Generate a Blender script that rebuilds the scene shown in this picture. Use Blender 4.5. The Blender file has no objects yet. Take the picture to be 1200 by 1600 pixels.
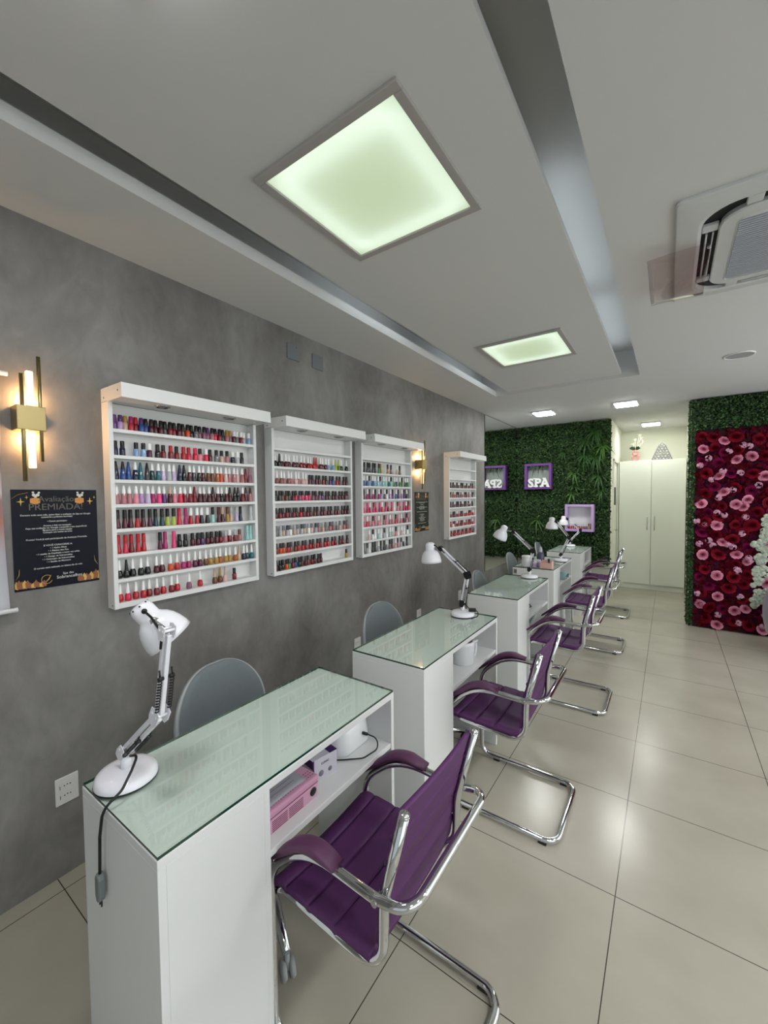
import bpy, bmesh, math, random
from mathutils import Vector, Matrix
import numpy as np

# ---------------------------------------------------------------- camera, world, lights, exposure
scn = bpy.context.scene
COL = scn.collection
CAM_POS = Vector((2.0243, 0.0, 1.5505))
cam_data = bpy.data.cameras.new('camera')
cam_data.lens = 14.2974
cam_data.sensor_width = 36.0
cam_data.clip_start = 0.02
cam = bpy.data.objects.new('camera', cam_data)
COL.objects.link(cam)
yaw, pitch, roll = 0.61110675, -0.0383803, -0.00969515
cy, sy, cp, sp = math.cos(yaw), math.sin(yaw), math.cos(pitch), math.sin(pitch)
fwd = Vector((-sy * cp, cy * cp, sp))
rgt = Vector((cy, sy, 0))
upv = rgt.cross(fwd)
r2 = math.cos(roll) * rgt + math.sin(roll) * upv
u2 = -math.sin(roll) * rgt + math.cos(roll) * upv
cam.matrix_world = Matrix(((r2.x, u2.x, -fwd.x, CAM_POS.x), (r2.y, u2.y, -fwd.y, CAM_POS.y), (r2.z, u2.z, -fwd.z, CAM_POS.z), (0, 0, 0, 1)))
scn.camera = cam

scn.view_settings.view_transform = 'Standard'
scn.view_settings.look = 'None'
scn.view_settings.gamma = 1.0
scn.view_settings.use_curve_mapping = False
scn.view_settings.exposure = 0.0

world = bpy.data.worlds.new('daylight')
scn.world = world
world.use_nodes = True
world.node_tree.nodes['Background'].inputs[0].default_value = (0.80, 0.90, 1.0, 1)
world.node_tree.nodes['Background'].inputs[1].default_value = 0.35

def area(name, loc, rot, sx, sy, energy, color):
    l = bpy.data.lights.new(name, 'AREA')
    l.shape = 'RECTANGLE'
    l.size, l.size_y = sx, sy
    l.energy = energy
    l.color = color
    o = bpy.data.objects.new(name, l)
    o.location = loc
    o.rotation_euler = rot
    COL.objects.link(o)
    return o
# daylight by the shop front behind the camera, plus two added side lights
area('shopfront_daylight', (2.3, -2.7, 1.35), (math.radians(90), 0, 0), 3.4, 2.3, 8, (1.0, 0.98, 1.0))
area('added_side_light', (4.55, -0.35, 1.45), (math.radians(90), 0, math.radians(90)), 3.3, 2.1, 32, (1.0, 0.98, 1.0))
area('added_side_light_far', (4.55, 4.05, 1.45), (math.radians(90), 0, math.radians(90)), 3.1, 2.1, 60, (1.0, 0.98, 1.0))
CEIL = 2.631

# ---------------------------------------------------------------- helpers
def lin(c):
    return tuple((v / 12.92 if v <= 0.04045 else ((v + 0.055) / 1.055) ** 2.4) for v in c)
def hexc(h):
    return lin(tuple(int(h[i:i + 2], 16) / 255 for i in (0, 2, 4)))
def setin(b, **kw):
    for k, v in kw.items():
        k = k.replace('_', ' ')
        if k in b.inputs:
            b.inputs[k].default_value = v
MATS = {}
def mat(name, h, rough=0.5, metal=0.0, spec=0.5, coat=0.0, emit=None, estr=0.0, noise=0.0, nscale=20.0, bump=0.0, sheen=0.0):
    if name in MATS:
        return MATS[name]
    m = bpy.data.materials.new(name)
    m.use_nodes = True
    nt = m.node_tree
    b = nt.nodes['Principled BSDF']
    c = hexc(h) if isinstance(h, str) else h
    setin(b, Base_Color=(*c, 1), Roughness=rough, Metallic=metal)
    setin(b, Specular_IOR_Level=spec, Coat_Weight=coat, Coat_Roughness=0.05, Sheen_Weight=sheen)
    if emit:
        e = hexc(emit) if isinstance(emit, str) else emit
        setin(b, Emission_Color=(*e, 1), Emission_Strength=estr)
    if noise or bump:
        tc = nt.nodes.new('ShaderNodeTexCoord')
        n = nt.nodes.new('ShaderNodeTexNoise')
        n.inputs['Scale'].default_value = nscale
        n.inputs['Detail'].default_value = 5
        nt.links.new(tc.outputs['Object'], n.inputs['Vector'])
        if noise:
            mx = nt.nodes.new('ShaderNodeMix')
            mx.data_type = 'RGBA'
            mx.inputs[6].default_value = (*[max(0, v * (1 - noise)) for v in c], 1)
            mx.inputs[7].default_value = (*[min(1, v * (1 + noise)) for v in c], 1)
            nt.links.new(n.outputs[0], mx.inputs[0])
            nt.links.new(mx.outputs[2], b.inputs['Base Color'])
        if bump:
            bp = nt.nodes.new('ShaderNodeBump')
            bp.inputs['Strength'].default_value = bump
            bp.inputs['Distance'].default_value = 0.002
            nt.links.new(n.outputs[0], bp.inputs['Height'])
            nt.links.new(bp.outputs[0], b.inputs['Normal'])
    MATS[name] = m
    return m
def clear_mat(name, tint, ior=1.5, rough=0.0):
    if name in MATS:
        return MATS[name]
    m = bpy.data.materials.new(name)
    m.use_nodes = True
    nt = m.node_tree
    nt.nodes.remove(nt.nodes['Principled BSDF'])
    out = nt.nodes['Material Output']
    t = nt.nodes.new('ShaderNodeBsdfTransparent'); t.inputs[0].default_value = (*tint, 1)
    g = nt.nodes.new('ShaderNodeBsdfGlossy'); g.inputs['Roughness'].default_value = rough
    f = nt.nodes.new('ShaderNodeFresnel'); f.inputs[0].default_value = ior
    mx = nt.nodes.new('ShaderNodeMixShader')
    gm = nt.nodes.new('ShaderNodeNewGeometry')
    iv = nt.nodes.new('ShaderNodeMath'); iv.operation = 'SUBTRACT'; iv.inputs[0].default_value = 1.0
    ml = nt.nodes.new('ShaderNodeMath'); ml.operation = 'MULTIPLY'
    nt.links.new(gm.outputs['Backfacing'], iv.inputs[1]); nt.links.new(f.outputs[0], ml.inputs[0]); nt.links.new(iv.outputs[0], ml.inputs[1])
    nt.links.new(ml.outputs[0], mx.inputs[0]); nt.links.new(t.outputs[0], mx.inputs[1]); nt.links.new(g.outputs[0], mx.inputs[2])
    nt.links.new(mx.outputs[0], out.inputs[0])
    MATS[name] = m
    return m

def B():
    return bmesh.new()
def box(bm, x0, x1, y0, y1, z0, z1, bev=0.0, seg=2, M=None, mi=0):
    t = bmesh.new()
    v = [t.verts.new(p) for p in ((x0, y0, z0), (x1, y0, z0), (x1, y1, z0), (x0, y1, z0), (x0, y0, z1), (x1, y0, z1), (x1, y1, z1), (x0, y1, z1))]
    for f in ((3, 2, 1, 0), (4, 5, 6, 7), (0, 1, 5, 4), (1, 2, 6, 5), (2, 3, 7, 6), (3, 0, 4, 7)):
        t.faces.new([v[i] for i in f])
    if bev:
        bmesh.ops.bevel(t, geom=t.edges[:], offset=bev, segments=seg, affect='EDGES', profile=0.5)
    merge(bm, t, M, mi)
    return bm
def merge(bm, t, M=None, mi=None):
    if M is not None:
        bmesh.ops.transform(t, matrix=M, verts=t.verts[:])
    mp = {}
    for v in t.verts:
        mp[v] = bm.verts.new(v.co)
    for f in t.faces:
        try:
            nf = bm.faces.new([mp[v] for v in f.verts])
            nf.material_index = f.material_index if mi is None else mi
            nf.smooth = f.smooth
        except ValueError:
            pass
    t.free()
def frames(pts, closed):
    n = len(pts)
    T = []
    for i in range(n):
        a = pts[(i - 1) % n] if (closed or i > 0) else pts[i]
        b = pts[(i + 1) % n] if (closed or i < n - 1) else pts[i]
        T.append((b - a).normalized())
    ref = Vector((0, 0, 1)) if abs(T[0].z) < 0.9 else Vector((1, 0, 0))
    N = [(ref - T[0] * ref.dot(T[0])).normalized()]
    for i in range(1, n):
        q = T[i - 1].rotation_difference(T[i])
        v = q @ N[-1]
        N.append((v - T[i] * v.dot(T[i])).normalized())
    return T, N
def tube(bm, pts, r, seg=10, closed=False, cap=True, mi=0):
    pts = [Vector(p) for p in pts]
    q = [pts[0]]
    for p in pts[1:]:
        if (p - q[-1]).length > 1e-5:
            q.append(p)
    pts = q
    T, N = frames(pts, closed)
    rr = r if isinstance(r, (list, tuple)) else [r] * len(pts)
    rings = []
    for i, p in enumerate(pts):
        bn = T[i].cross(N[i])
        rings.append([bm.verts.new(p + rr[i] * (math.cos(2 * math.pi * k / seg) * N[i] + math.sin(2 * math.pi * k / seg) * bn)) for k in range(seg)])
    m = len(pts)
    if closed:   # align the seam
        best = min(range(seg), key=lambda s: (rings[-1][s].co - rings[0][0].co).length)
    for i in range(m if closed else m - 1):
        a, b = rings[i], rings[(i + 1) % m]
        off = 0
        if closed and i == m - 1:
            off = min(range(seg), key=lambda s: (b[s].co - a[0].co).length)
        for k in range(seg):
            f = bm.faces.new((a[k], a[(k + 1) % seg], b[(k + 1 + off) % seg], b[(k + off) % seg]))
            f.smooth = True; f.material_index = mi
    if cap and not closed:
        for ring in (rings[0][::-1], rings[-1]):
            f = bm.faces.new(ring); f.material_index = mi
    return bm
def rounded(pts, rads, n=5, closed=False):
    """polyline with rounded corners"""
    P = [Vector(p) for p in pts]
    out = []
    L = len(P)
    for i in range(L):
        if not closed and i in (0, L - 1):
            out.append(P[i]); continue
        a, b, c = P[(i - 1) % L], P[i], P[(i + 1) % L]
        rd = rads[i] if isinstance(rads, (list, tuple)) else rads
        u, w = (a - b).normalized(), (c - b).normalized()
        ang = u.angle(w)
        if rd <= 0 or ang > math.pi - 0.02:
            out.append(b); continue
        d = min(rd / math.tan(ang / 2), 0.49 * (a - b).length, 0.49 * (c - b).length)
        p0, p1 = b + u * d, b + w * d
        for k in range(n + 1):
            t = k / n
            out.append((1 - t) ** 2 * p0 + 2 * t * (1 - t) * b + t * t * p1) if False else out.append(_arc(b, u, w, d, ang, t))
    return out
def _arc(b, u, w, d, ang, t):
    rd = d * math.tan(ang / 2)
    c = b + (u + w).normalized() * (rd / math.sin(ang / 2))
    v0 = (b + u * d) - c
    v1 = (b + w * d) - c
    th = v0.angle(v1)
    if th < 1e-6:
        return b.copy()
    return c + (math.sin((1 - t) * th) * v0 + math.sin(t * th) * v1) / math.sin(th)
def lathe(bm, prof, seg=16, M=None, mi=0, smooth=True):
    t = bmesh.new()
    rings = []
    for r, z in prof:
        if r < 1e-6:
            rings.append([t.verts.new((0, 0, z))])
        else:
            rings.append([t.verts.new((r * math.cos(2 * math.pi * k / seg), r * math.sin(2 * math.pi * k / seg), z)) for k in range(seg)])
    for a, b in zip(rings, rings[1:]):
        for k in range(seg):
            k2 = (k + 1) % seg
            if len(a) == 1 and len(b) == 1:
                continue
            if len(a) == 1:
                f = t.faces.new((a[0], b[k2], b[k]))
            elif len(b) == 1:
                f = t.faces.new((a[k], a[k2], b[0]))
            else:
                f = t.faces.new((a[k], a[k2], b[k2], b[k]))
            f.smooth = smooth
    bmesh.ops.recalc_face_normals(t, faces=t.faces[:])
    for f in t.faces:
        f.material_index = mi
    merge(bm, t, M)
    return bm
def loft(bm, loops, closed_ends=(False, False), smooth=False, mi=0):
    R = [[bm.verts.new(p) for p in L] for L in loops]
    n = len(R[0])
    for a, b in zip(R, R[1:]):
        for k in range(n):
            f = bm.faces.new((a[k], a[(k + 1) % n], b[(k + 1) % n], b[k]))
            f.smooth = smooth; f.material_index = mi
    if closed_ends[0]:
        bm.faces.new(R[0][::-1]).material_index = mi
    if closed_ends[1]:
        bm.faces.new(R[-1]).material_index = mi
    return bm
def rrect(cx, cy, w, h, r, z, n=6):
    out = []
    for qx, qy, a0 in ((1, 1, 0), (-1, 1, 90), (-1, -1, 180), (1, -1, 270)):
        for k in range(n + 1):
            a = math.radians(a0 + 90 * k / n)
            out.append((cx + qx * (w / 2 - r) + r * math.cos(a), cy + qy * (h / 2 - r) + r * math.sin(a), z))
    return out
def prism(bm, poly, M, depth, mi=0):
    """2-D polygon (u,v) extruded by depth along local z and placed by M"""
    a = [bm.verts.new(M @ Vector((u, v, 0))) for u, v in poly]
    b = [bm.verts.new(M @ Vector((u, v, depth))) for u, v in poly]
    n = len(poly)
    fs = [bm.faces.new(a[::-1]), bm.faces.new(b)]
    for k in range(n):
        fs.append(bm.faces.new((a[k], a[(k + 1) % n], b[(k + 1) % n], b[k])))
    for f in fs:
        f.material_index = mi
    return bm
def grid(bm, fn, nu, nv, thick=0.0, mi=0, smooth=True):
    """surface fn(u,v)->point,(normal) with optional thickness"""
    def pts(off):
        R = []
        for i in range(nu + 1):
            row = []
            for j in range(nv + 1):
                u, v = i / nu, j / nv
                p = Vector(fn(u, v))
                if off:
                    e = 1e-3
                    du = Vector(fn(min(1, u + e), v)) - Vector(fn(max(0, u - e), v))
                    dv = Vector(fn(u, min(1, v + e))) - Vector(fn(u, max(0, v - e)))
                    nrm = du.cross(dv)
                    p = p + (nrm.normalized() * off if nrm.length > 0 else Vector())
                row.append(bm.verts.new(p))
            R.append(row)
        return R
    A = pts(0)
    fs = []
    for i in range(nu):
        for j in range(nv):
            fs.append(bm.faces.new((A[i][j], A[i + 1][j], A[i + 1][j + 1], A[i][j + 1])))
    if thick:
        Bq = pts(-thick)
        for i in range(nu):
            for j in range(nv):
                fs.append(bm.faces.new((Bq[i][j], Bq[i][j + 1], Bq[i + 1][j + 1], Bq[i + 1][j])))
        for i in range(nu):
            fs.append(bm.faces.new((A[i][0], Bq[i][0], Bq[i + 1][0], A[i + 1][0])))
            fs.append(bm.faces.new((A[i][nv], A[i + 1][nv], Bq[i + 1][nv], Bq[i][nv])))
        for j in range(nv):
            fs.append(bm.faces.new((A[0][j], A[0][j + 1], Bq[0][j + 1], Bq[0][j])))
            fs.append(bm.faces.new((A[nu][j], Bq[nu][j], Bq[nu][j + 1], A[nu][j + 1])))
    for f in fs:
        f.smooth = smooth; f.material_index = mi
    return bm
def obj(name, bm, m=None, parent=None, recalc=False, origin=None):
    if recalc:
        bmesh.ops.recalc_face_normals(bm, faces=bm.faces[:])
    me = bpy.data.meshes.new(name)
    bm.to_mesh(me)
    bm.free()
    for x in (m if isinstance(m, (list, tuple)) else [m]):
        if x is not None:
            me.materials.append(x)
    o = bpy.data.objects.new(name, me)
    COL.objects.link(o)
    if parent is not None:
        o.parent = parent
    return o
def mesh_obj(name, verts, faces, mats, parent=None, midx=None, smooth=False):
    me = bpy.data.meshes.new(name)
    me.from_pydata([tuple(v) for v in verts], [], faces)
    for x in mats:
        me.materials.append(x)
    if midx is not None:
        me.polygons.foreach_set('material_index', midx)
    if smooth:
        me.polygons.foreach_set('use_smooth', [True] * len(faces))
    me.update()
    o = bpy.data.objects.new(name, me)
    COL.objects.link(o)
    o.parent = parent
    return o
def tag(o, label, cat, group=None, kind=None):
    o['label'] = label
    o['category'] = cat
    if group:
        o['group'] = group
    if kind:
        o['kind'] = kind
    return o
def thing(name, label, cat, loc=(0, 0, 0), rz=0.0, group=None):
    o = bpy.data.objects.new(name, None)
    o.empty_display_size = 0.05
    o.location = loc
    o.rotation_euler = (0, 0, rz)
    COL.objects.link(o)
    return tag(o, label, cat, group)
def struct(name, bm, m, label=None):
    o = obj(name, bm, m)
    o['kind'] = 'structure'
    return o
def dup(root, loc, label, rz=None, group=None):
    c = root.copy()
    COL.objects.link(c)
    c.location = loc
    if rz is not None:
        c.rotation_euler = (0, 0, rz)
    c['label'] = label
    for ch in list(root.children):
        d = ch.copy(); COL.objects.link(d); d.parent = c
        for g in list(ch.children):
            e = g.copy(); COL.objects.link(e); e.parent = d
    return c
def text(name, s, size, m, parent, M, depth=0.0005, align='CENTER', offset=0.0, spacing=1.0):
    cu = bpy.data.curves.new(name, 'FONT')
    cu.body = s
    cu.size = size
    cu.align_x = align
    cu.extrude = depth
    cu.offset = offset
    cu.space_line = spacing
    cu.resolution_u = 3
    t = bpy.data.objects.new(name + '_tmp', cu)
    COL.objects.link(t)
    dg = bpy.context.evaluated_depsgraph_get()
    me = bpy.data.meshes.new_from_object(t.evaluated_get(dg))
    bpy.data.objects.remove(t)
    bpy.data.curves.remove(cu)
    me.name = name
    me.materials.clear()
    me.materials.append(m)
    o = bpy.data.objects.new(name, me)
    COL.objects.link(o)
    o.parent = parent
    o.matrix_local = M
    return o
def face_x(x, y, z):    # lettering that faces +x, reading along +y
    return Matrix(((0, 0, 1, x), (1, 0, 0, y), (0, 1, 0, z), (0, 0, 0, 1)))
def face_ny(x, y, z):   # faces -y, reading along +x
    return Matrix(((1, 0, 0, x), (0, 0, -1, y), (0, 1, 0, z), (0, 0, 0, 1)))
def axis_matrix(p, d):
    d = Vector(d).normalized()
    return Matrix.Translation(Vector(p)) @ d.to_track_quat('Z', 'Y').to_matrix().to_4x4()

# ---------------------------------------------------------------- materials
M_white = mat('white_laminate', 'DCDEDD', 0.38, spec=0.4)
M_white2 = mat('white_lacquer', 'E4E6E8', 0.22, coat=0.3)
M_ceil = mat('ceiling_paint', 'CFCFCE', 0.8, spec=0.2)
M_wallwhite = mat('cream_wall_paint', 'E2E4D4', 0.7, spec=0.2)
M_chrome = mat('chrome', (0.66, 0.67, 0.68), 0.05, 1.0)
M_purple = mat('purple_leatherette', '532A5A', 0.55, spec=0.3, bump=0.15, nscale=300)
M_purpled = mat('purple_armrest', '56304F', 0.5, spec=0.4)
M_black = mat('black_plastic', '121314', 0.4)
M_brass = mat('brushed_brass', (0.42, 0.34, 0.16), 0.32, 1.0)
M_grey = mat('grey_upholstery', '686F72', 0.7, noise=0.08, nscale=60, bump=0.1)
M_shell = mat('light_grey_shell', '9DA2A2', 0.45)
M_steel = mat('satin_steel', (0.5, 0.5, 0.5), 0.25, 1.0)
M_gedge = mat('glass_edge_green', '0C3A2C', 0.08, coat=0.5)
M_glass = clear_mat('clear_glass_top', (0.945, 0.982, 0.955), 1.62, 0.0)
M_pane = clear_mat('window_glass', (0.95, 0.98, 0.97), 1.3)
M_screw = mat('screw_head', '3A3A3A', 0.4, 0.6)

def wall_cement():
    m = bpy.data.materials.new('burnt_cement')
    m.use_nodes = True
    nt = m.node_tree
    b = nt.nodes['Principled BSDF']
    geo = nt.nodes.new('ShaderNodeNewGeometry')
    n1 = nt.nodes.new('ShaderNodeTexNoise'); n1.inputs['Scale'].default_value = 1.4; n1.inputs['Detail'].default_value = 8; n1.inputs['Roughness'].default_value = 0.62; n1.inputs['Distortion'].default_value = 0.4
    mp = nt.nodes.new('ShaderNodeMapping'); mp.inputs['Scale'].default_value = (1, 1.5, 0.95)
    n2 = nt.nodes.new('ShaderNodeTexNoise'); n2.inputs['Scale'].default_value = 7; n2.inputs['Detail'].default_value = 6; n2.inputs['Distortion'].default_value = 1.5
    nt.links.new(geo.outputs['Position'], mp.inputs[0]); nt.links.new(mp.outputs[0], n1.inputs['Vector']); nt.links.new(mp.outputs[0], n2.inputs['Vector'])
    ad = nt.nodes.new('ShaderNodeMath'); ad.operation = 'MULTIPLY_ADD'; ad.inputs[1].default_value = 0.3
    nt.links.new(n2.outputs[0], ad.inputs[0]); nt.links.new(n1.outputs[0], ad.inputs[2])
    cr = nt.nodes.new('ShaderNodeValToRGB')
    cr.color_ramp.elements[0].position = 0.45; cr.color_ramp.elements[0].color = (*hexc('625F5C'), 1)
    cr.color_ramp.elements[1].position = 0.88; cr.color_ramp.elements[1].color = (*hexc('8B8987'), 1)
    nt.links.new(ad.outputs[0], cr.inputs[0]); nt.links.new(cr.outputs[0], b.inputs['Base Color'])
    b.inputs['Roughness'].default_value = 0.55
    bp = nt.nodes.new('ShaderNodeBump'); bp.inputs['Strength'].default_value = 0.02; bp.inputs['Distance'].default_value = 0.002
    nt.links.new(n1.outputs[0], bp.inputs['Height']); nt.links.new(bp.outputs[0], b.inputs['Normal'])
    return m
M_cement = wall_cement()
def floor_tiles():
    m = bpy.data.materials.new('porcelain_tiles')
    m.use_nodes = True
    nt = m.node_tree
    b = nt.nodes['Principled BSDF']
    geo = nt.nodes.new('ShaderNodeNewGeometry')
    sx = nt.nodes.new('ShaderNodeSeparateXYZ')
    nt.links.new(geo.outputs['Position'], sx.inputs[0])
    ds = []
    for k, off in ((0, 1.876), (1, 1.7404)):
        s = nt.nodes.new('ShaderNodeMath'); s.operation = 'SUBTRACT'; s.inputs[1].default_value = off
        p = nt.nodes.new('ShaderNodeMath'); p.operation = 'PINGPONG'; p.inputs[1].default_value = 0.3
        nt.links.new(sx.outputs[k], s.inputs[0]); nt.links.new(s.outputs[0], p.inputs[0])
        ds.append(p)
    mn = nt.nodes.new('ShaderNodeMath'); mn.operation = 'MINIMUM'
    nt.links.new(ds[0].outputs[0], mn.inputs[0]); nt.links.new(ds[1].outputs[0], mn.inputs[1])
    lt = nt.nodes.new('ShaderNodeMath'); lt.operation = 'LESS_THAN'; lt.inputs[1].default_value = 0.0017
    nt.links.new(mn.outputs[0], lt.inputs[0])
    n1 = nt.nodes.new('ShaderNodeTexNoise'); n1.inputs['Scale'].default_value = 3.0; n1.inputs['Detail'].default_value = 7
    nt.links.new(geo.outputs['Position'], n1.inputs['Vector'])
    cr = nt.nodes.new('ShaderNodeValToRGB')
    cr.color_ramp.elements[0].position = 0.3; cr.color_ramp.elements[0].color = (*hexc('A49F91'), 1)
    cr.color_ramp.elements[1].position = 0.7; cr.color_ramp.elements[1].color = (*hexc('AFAA9C'), 1)
    nt.links.new(n1.outputs[0], cr.inputs[0])
    mx = nt.nodes.new('ShaderNodeMix'); mx.data_type = 'RGBA'
    mx.inputs[7].default_value = (*hexc('3E3A34'), 1)
    nt.links.new(lt.outputs[0], mx.inputs[0]); nt.links.new(cr.outputs[0], mx.inputs[6]); nt.links.new(mx.outputs[2], b.inputs['Base Color'])
    b.inputs['Roughness'].default_value = 0.22
    setin(b, Specular_IOR_Level=0.5)
    return m
M_floor = floor_tiles()
M_mirror = mat('mirror_silver', (0.90, 0.92, 0.91), 0.0, 1.0)
M_socket = mat('socket_plastic', 'D6D6D2', 0.35)

# ---------------------------------------------------------------- the room
struct('floor', box(B(), -0.2, 4.5, -2.6, 8.4, -0.1, 0.0), M_floor)
struct('wall_left', box(B(), -0.15, 0.0, -2.6, 6.72, 0.0, 3.0), M_cement)
struct('wall_back', box(B(), -0.15, 1.335, 6.72, 6.82, 0.0, 3.0), M_wallwhite)
bm = B()
box(bm, 1.25, 1.335, 6.82, 6.98, 0, CEIL); box(bm, 1.25, 1.335, 7.62, 8.3, 0, CEIL); box(bm, 1.25, 1.335, 6.98, 7.62, 2.06, CEIL)
struct('wall_corridor_left', bm, M_wallwhite)
struct('wall_corridor_back', box(B(), 1.25, 2.35, 8.2, 8.3, 0, CEIL), M_wallwhite)
struct('wall_corridor_right', box(B(), 2.25, 2.4, 5.97, 8.2, 0, CEIL), M_wallwhite)
struct('wall_feature', box(B(), 2.4, 4.4, 5.97, 6.1, 0, CEIL), M_wallwhite)
bm = B()
box(bm, 4.3, 4.45, -2.6, -2.0, 0, 2.7); box(bm, 4.3, 4.45, 1.3, 2.5, 0, 2.7); box(bm, 4.3, 4.45, 5.6, 6.0, 0, 2.7)
for a_, b_ in ((-2.0, 1.3), (2.5, 5.6)):
    box(bm, 4.3, 4.45, a_, b_, 2.5, 2.7); box(bm, 4.3, 4.45, a_, b_, 0, 0.3)
struct('wall_right', bm, M_wallwhite)
bm = B()
box(bm, 0, 0.5, -2.6, -2.5, 0, 2.7); box(bm, 4.1, 4.3, -2.6, -2.5, 0, 2.7); box(bm, 0.5, 4.1, -2.6, -2.5, 2.5, 2.7)
struct('wall_front', bm, M_wallwhite)
M_alu = mat('window_aluminium', 'C8CACA', 0.35, 0.6)
for nm, ax, a_, b_ in (('window_1', 'y', 0.5, 4.1), ('added_window_2', 'x', -2.0, 1.3), ('added_window_3', 'x', 2.5, 5.6)):  # second and third windows are invented in the unseen wall for side light
    bm = B(); pb = B()
    if ax == 'y':
        for k in range(4):
            x = 0.52 + k * 1.187
            box(bm, x - 0.02, x + 0.02, -2.58, -2.53, 0, 2.5)
        box(bm, 0.5, 4.1, -2.58, -2.53, 2.45, 2.5); box(bm, 0.5, 4.1, -2.58, -2.53, 0, 0.06)
        box(pb, 0.52, 4.08, -2.558, -2.552, 0.06, 2.45)
    else:
        for k in range(4):
            y = a_ + 0.02 + k * (b_ - a_ - 0.04) / 3
            box(bm, 4.35, 4.4, y - 0.02, y + 0.02, 0.3, 2.5)
        box(bm, 4.35, 4.4, a_, b_, 2.45, 2.5); box(bm, 4.35, 4.4, a_, b_, 0.3, 0.36)
        box(pb, 4.372, 4.378, a_ + 0.02, b_ - 0.02, 0.36, 2.45)
    w = struct(nm, bm, M_alu)
    obj('pane', pb, M_pane, w)

# ceiling: outer slab with a lowered rim around a floating centre panel
bm = B()
box(bm, -0.15, 0.457, -2.6, 4.40, CEIL, CEIL + 0.055)
box(bm, 1.792, 4.5, -2.6, 4.40, CEIL, CEIL + 0.05)
box(bm, -0.15, 4.5, 4.40, 8.4, CEIL, CEIL + 0.30)
box(bm, -0.15, 4.5, -2.7, 4.40, CEIL + 0.24, CEIL + 0.30)
box(bm, 0.05, 0.30, -2.6, 4.40, CEIL + 0.055, CEIL + 0.24)
box(bm, 1.95, 2.2, -2.6, 4.40, CEIL + 0.05, CEIL + 0.24)
struct('ceiling', bm, M_ceil)
PB, PT = CEIL + 0.028, CEIL + 0.056
bm = B()
box(bm, 0.59, 0.857, -2.5, 4.399, PB, PT); box(bm, 1.390, 1.647, -2.5, 4.399, PB, PT)
box(bm, 0.857, 1.390, -2.5, 0.967, PB, PT); box(bm, 0.857, 1.390, 1.505, 2.952, PB, PT); box(bm, 0.857, 1.390, 3.486, 4.399, PB, PT)
struct('trim_1', bm, M_ceil)
for n, (a, b_) in enumerate(((4.39, 4.40),)):
    pass
# lit tubes lying on the floating panel
M_tube = mat('fluorescent_tube', 'FFFFFF', 0.4, emit=(0.82, 0.93, 1.0), estr=5.0)
for i, (x, y0, y1, lb) in enumerate(((1.60, 1.75, 2.95, 'lit fluorescent tube in right ceiling slot, nearer one'), (1.60, 3.02, 4.2, 'lit fluorescent tube in right ceiling slot, farther one'), (0.635, 1.75, 2.55, 'lit fluorescent tube in left ceiling slot, nearer one'), (0.635, 3.2, 4.2, 'lit fluorescent tube in left ceiling slot, farther one'))):
    t = thing('fluorescent_tube', lb, 'light', (x, (y0 + y1) / 2, PT), 0, 'tubes in the ceiling slots')
    h = (y1 - y0) / 2
    obj('lamp_tube', tube(B(), [(0, -h + 0.02, 0.02), (0, h - 0.02, 0.02)], 0.012, 10), M_tube, t)
    for ya in (-h, h - 0.02):
        obj('lamp_holder', box(B(), -0.014, 0.014, ya, ya + 0.02, 0, 0.034), M_white, t)

# square light panels
M_frame = mat('light_panel_frame', 'A8A4A0', 0.5)
def diffuser_mat():
    m = bpy.data.materials.new('opal_diffuser')
    m.use_nodes = True
    nt = m.node_tree
    nt.nodes.remove(nt.nodes['Principled BSDF'])
    tr = nt.nodes.new('ShaderNodeBsdfTranslucent'); tr.inputs[0].default_value = (0.85, 0.92, 0.92, 1)
    em = nt.nodes.new('ShaderNodeEmission'); em.inputs[0].default_value = (0.86, 0.99, 0.60, 1); em.inputs[1].default_value = 0.27
    ad = nt.nodes.new('ShaderNodeAddShader')
    nt.links.new(tr.outputs[0], ad.inputs[0]); nt.links.new(em.outputs[0], ad.inputs[1])
    nt.links.new(ad.outputs[0], nt.nodes['Material Output'].inputs[0])
    return m
M_diff = diffuser_mat()
M_led = mat('led_strip', 'FFFFFF', 0.5, emit=(0.97, 0.93, 1.0), estr=2.9)
def light_panel(x0, x1, y0, y1, label):
    cx, cy2 = (x0 + x1) / 2, (y0 + y1) / 2
    t = thing('ceiling_light_panel', label, 'light', (cx, cy2, PB), 0, 'square ceiling light panels')
    hx, hy = (x1 - x0) / 2, (y1 - y0) / 2
    bm = B()
    box(bm, -hx - 0.03, hx + 0.03, -hy - 0.03, -hy, -0.012, 0.0, 0.002); box(bm, -hx - 0.03, hx + 0.03, hy, hy + 0.03, -0.012, 0.0, 0.002)
    box(bm, -hx - 0.03, -hx, -hy, hy, -0.012, 0.0, 0.002); box(bm, hx, hx + 0.03, -hy, hy, -0.012, 0.0, 0.002)
    obj('frame', bm, M_frame, t)
    obj('diffuser', box(B(), -hx, hx, -hy, hy, -0.004, -0.002), M_diff, t)
    bm = B()
    box(bm, -hx - 0.004, -hx, -hy, hy, 0.0, 0.10); box(bm, hx, hx + 0.004, -hy, hy, 0.0, 0.10)
    box(bm, -hx, hx, -hy - 0.004, -hy, 0.0, 0.10); box(bm, -hx, hx, hy, hy + 0.004, 0.0, 0.10); box(bm, -hx - 0.004, hx + 0.004, -hy - 0.004, hy + 0.004, 0.10, 0.105)
    obj('housing', bm, mat('light_box_grey', '5A5A5A', 0.8), t)
    for s in (-1, 1):
        obj('led_strip', box(B(), s * (hx - 0.03) - 0.006, s * (hx - 0.03) + 0.006, -hy + 0.02, hy - 0.02, 0.046, 0.056), M_led, t)
        obj('led_strip', box(B(), -hx + 0.05, hx - 0.05, s * (hy - 0.03) - 0.006, s * (hy - 0.03) + 0.006, 0.046, 0.056), M_led, t)
    return t
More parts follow.
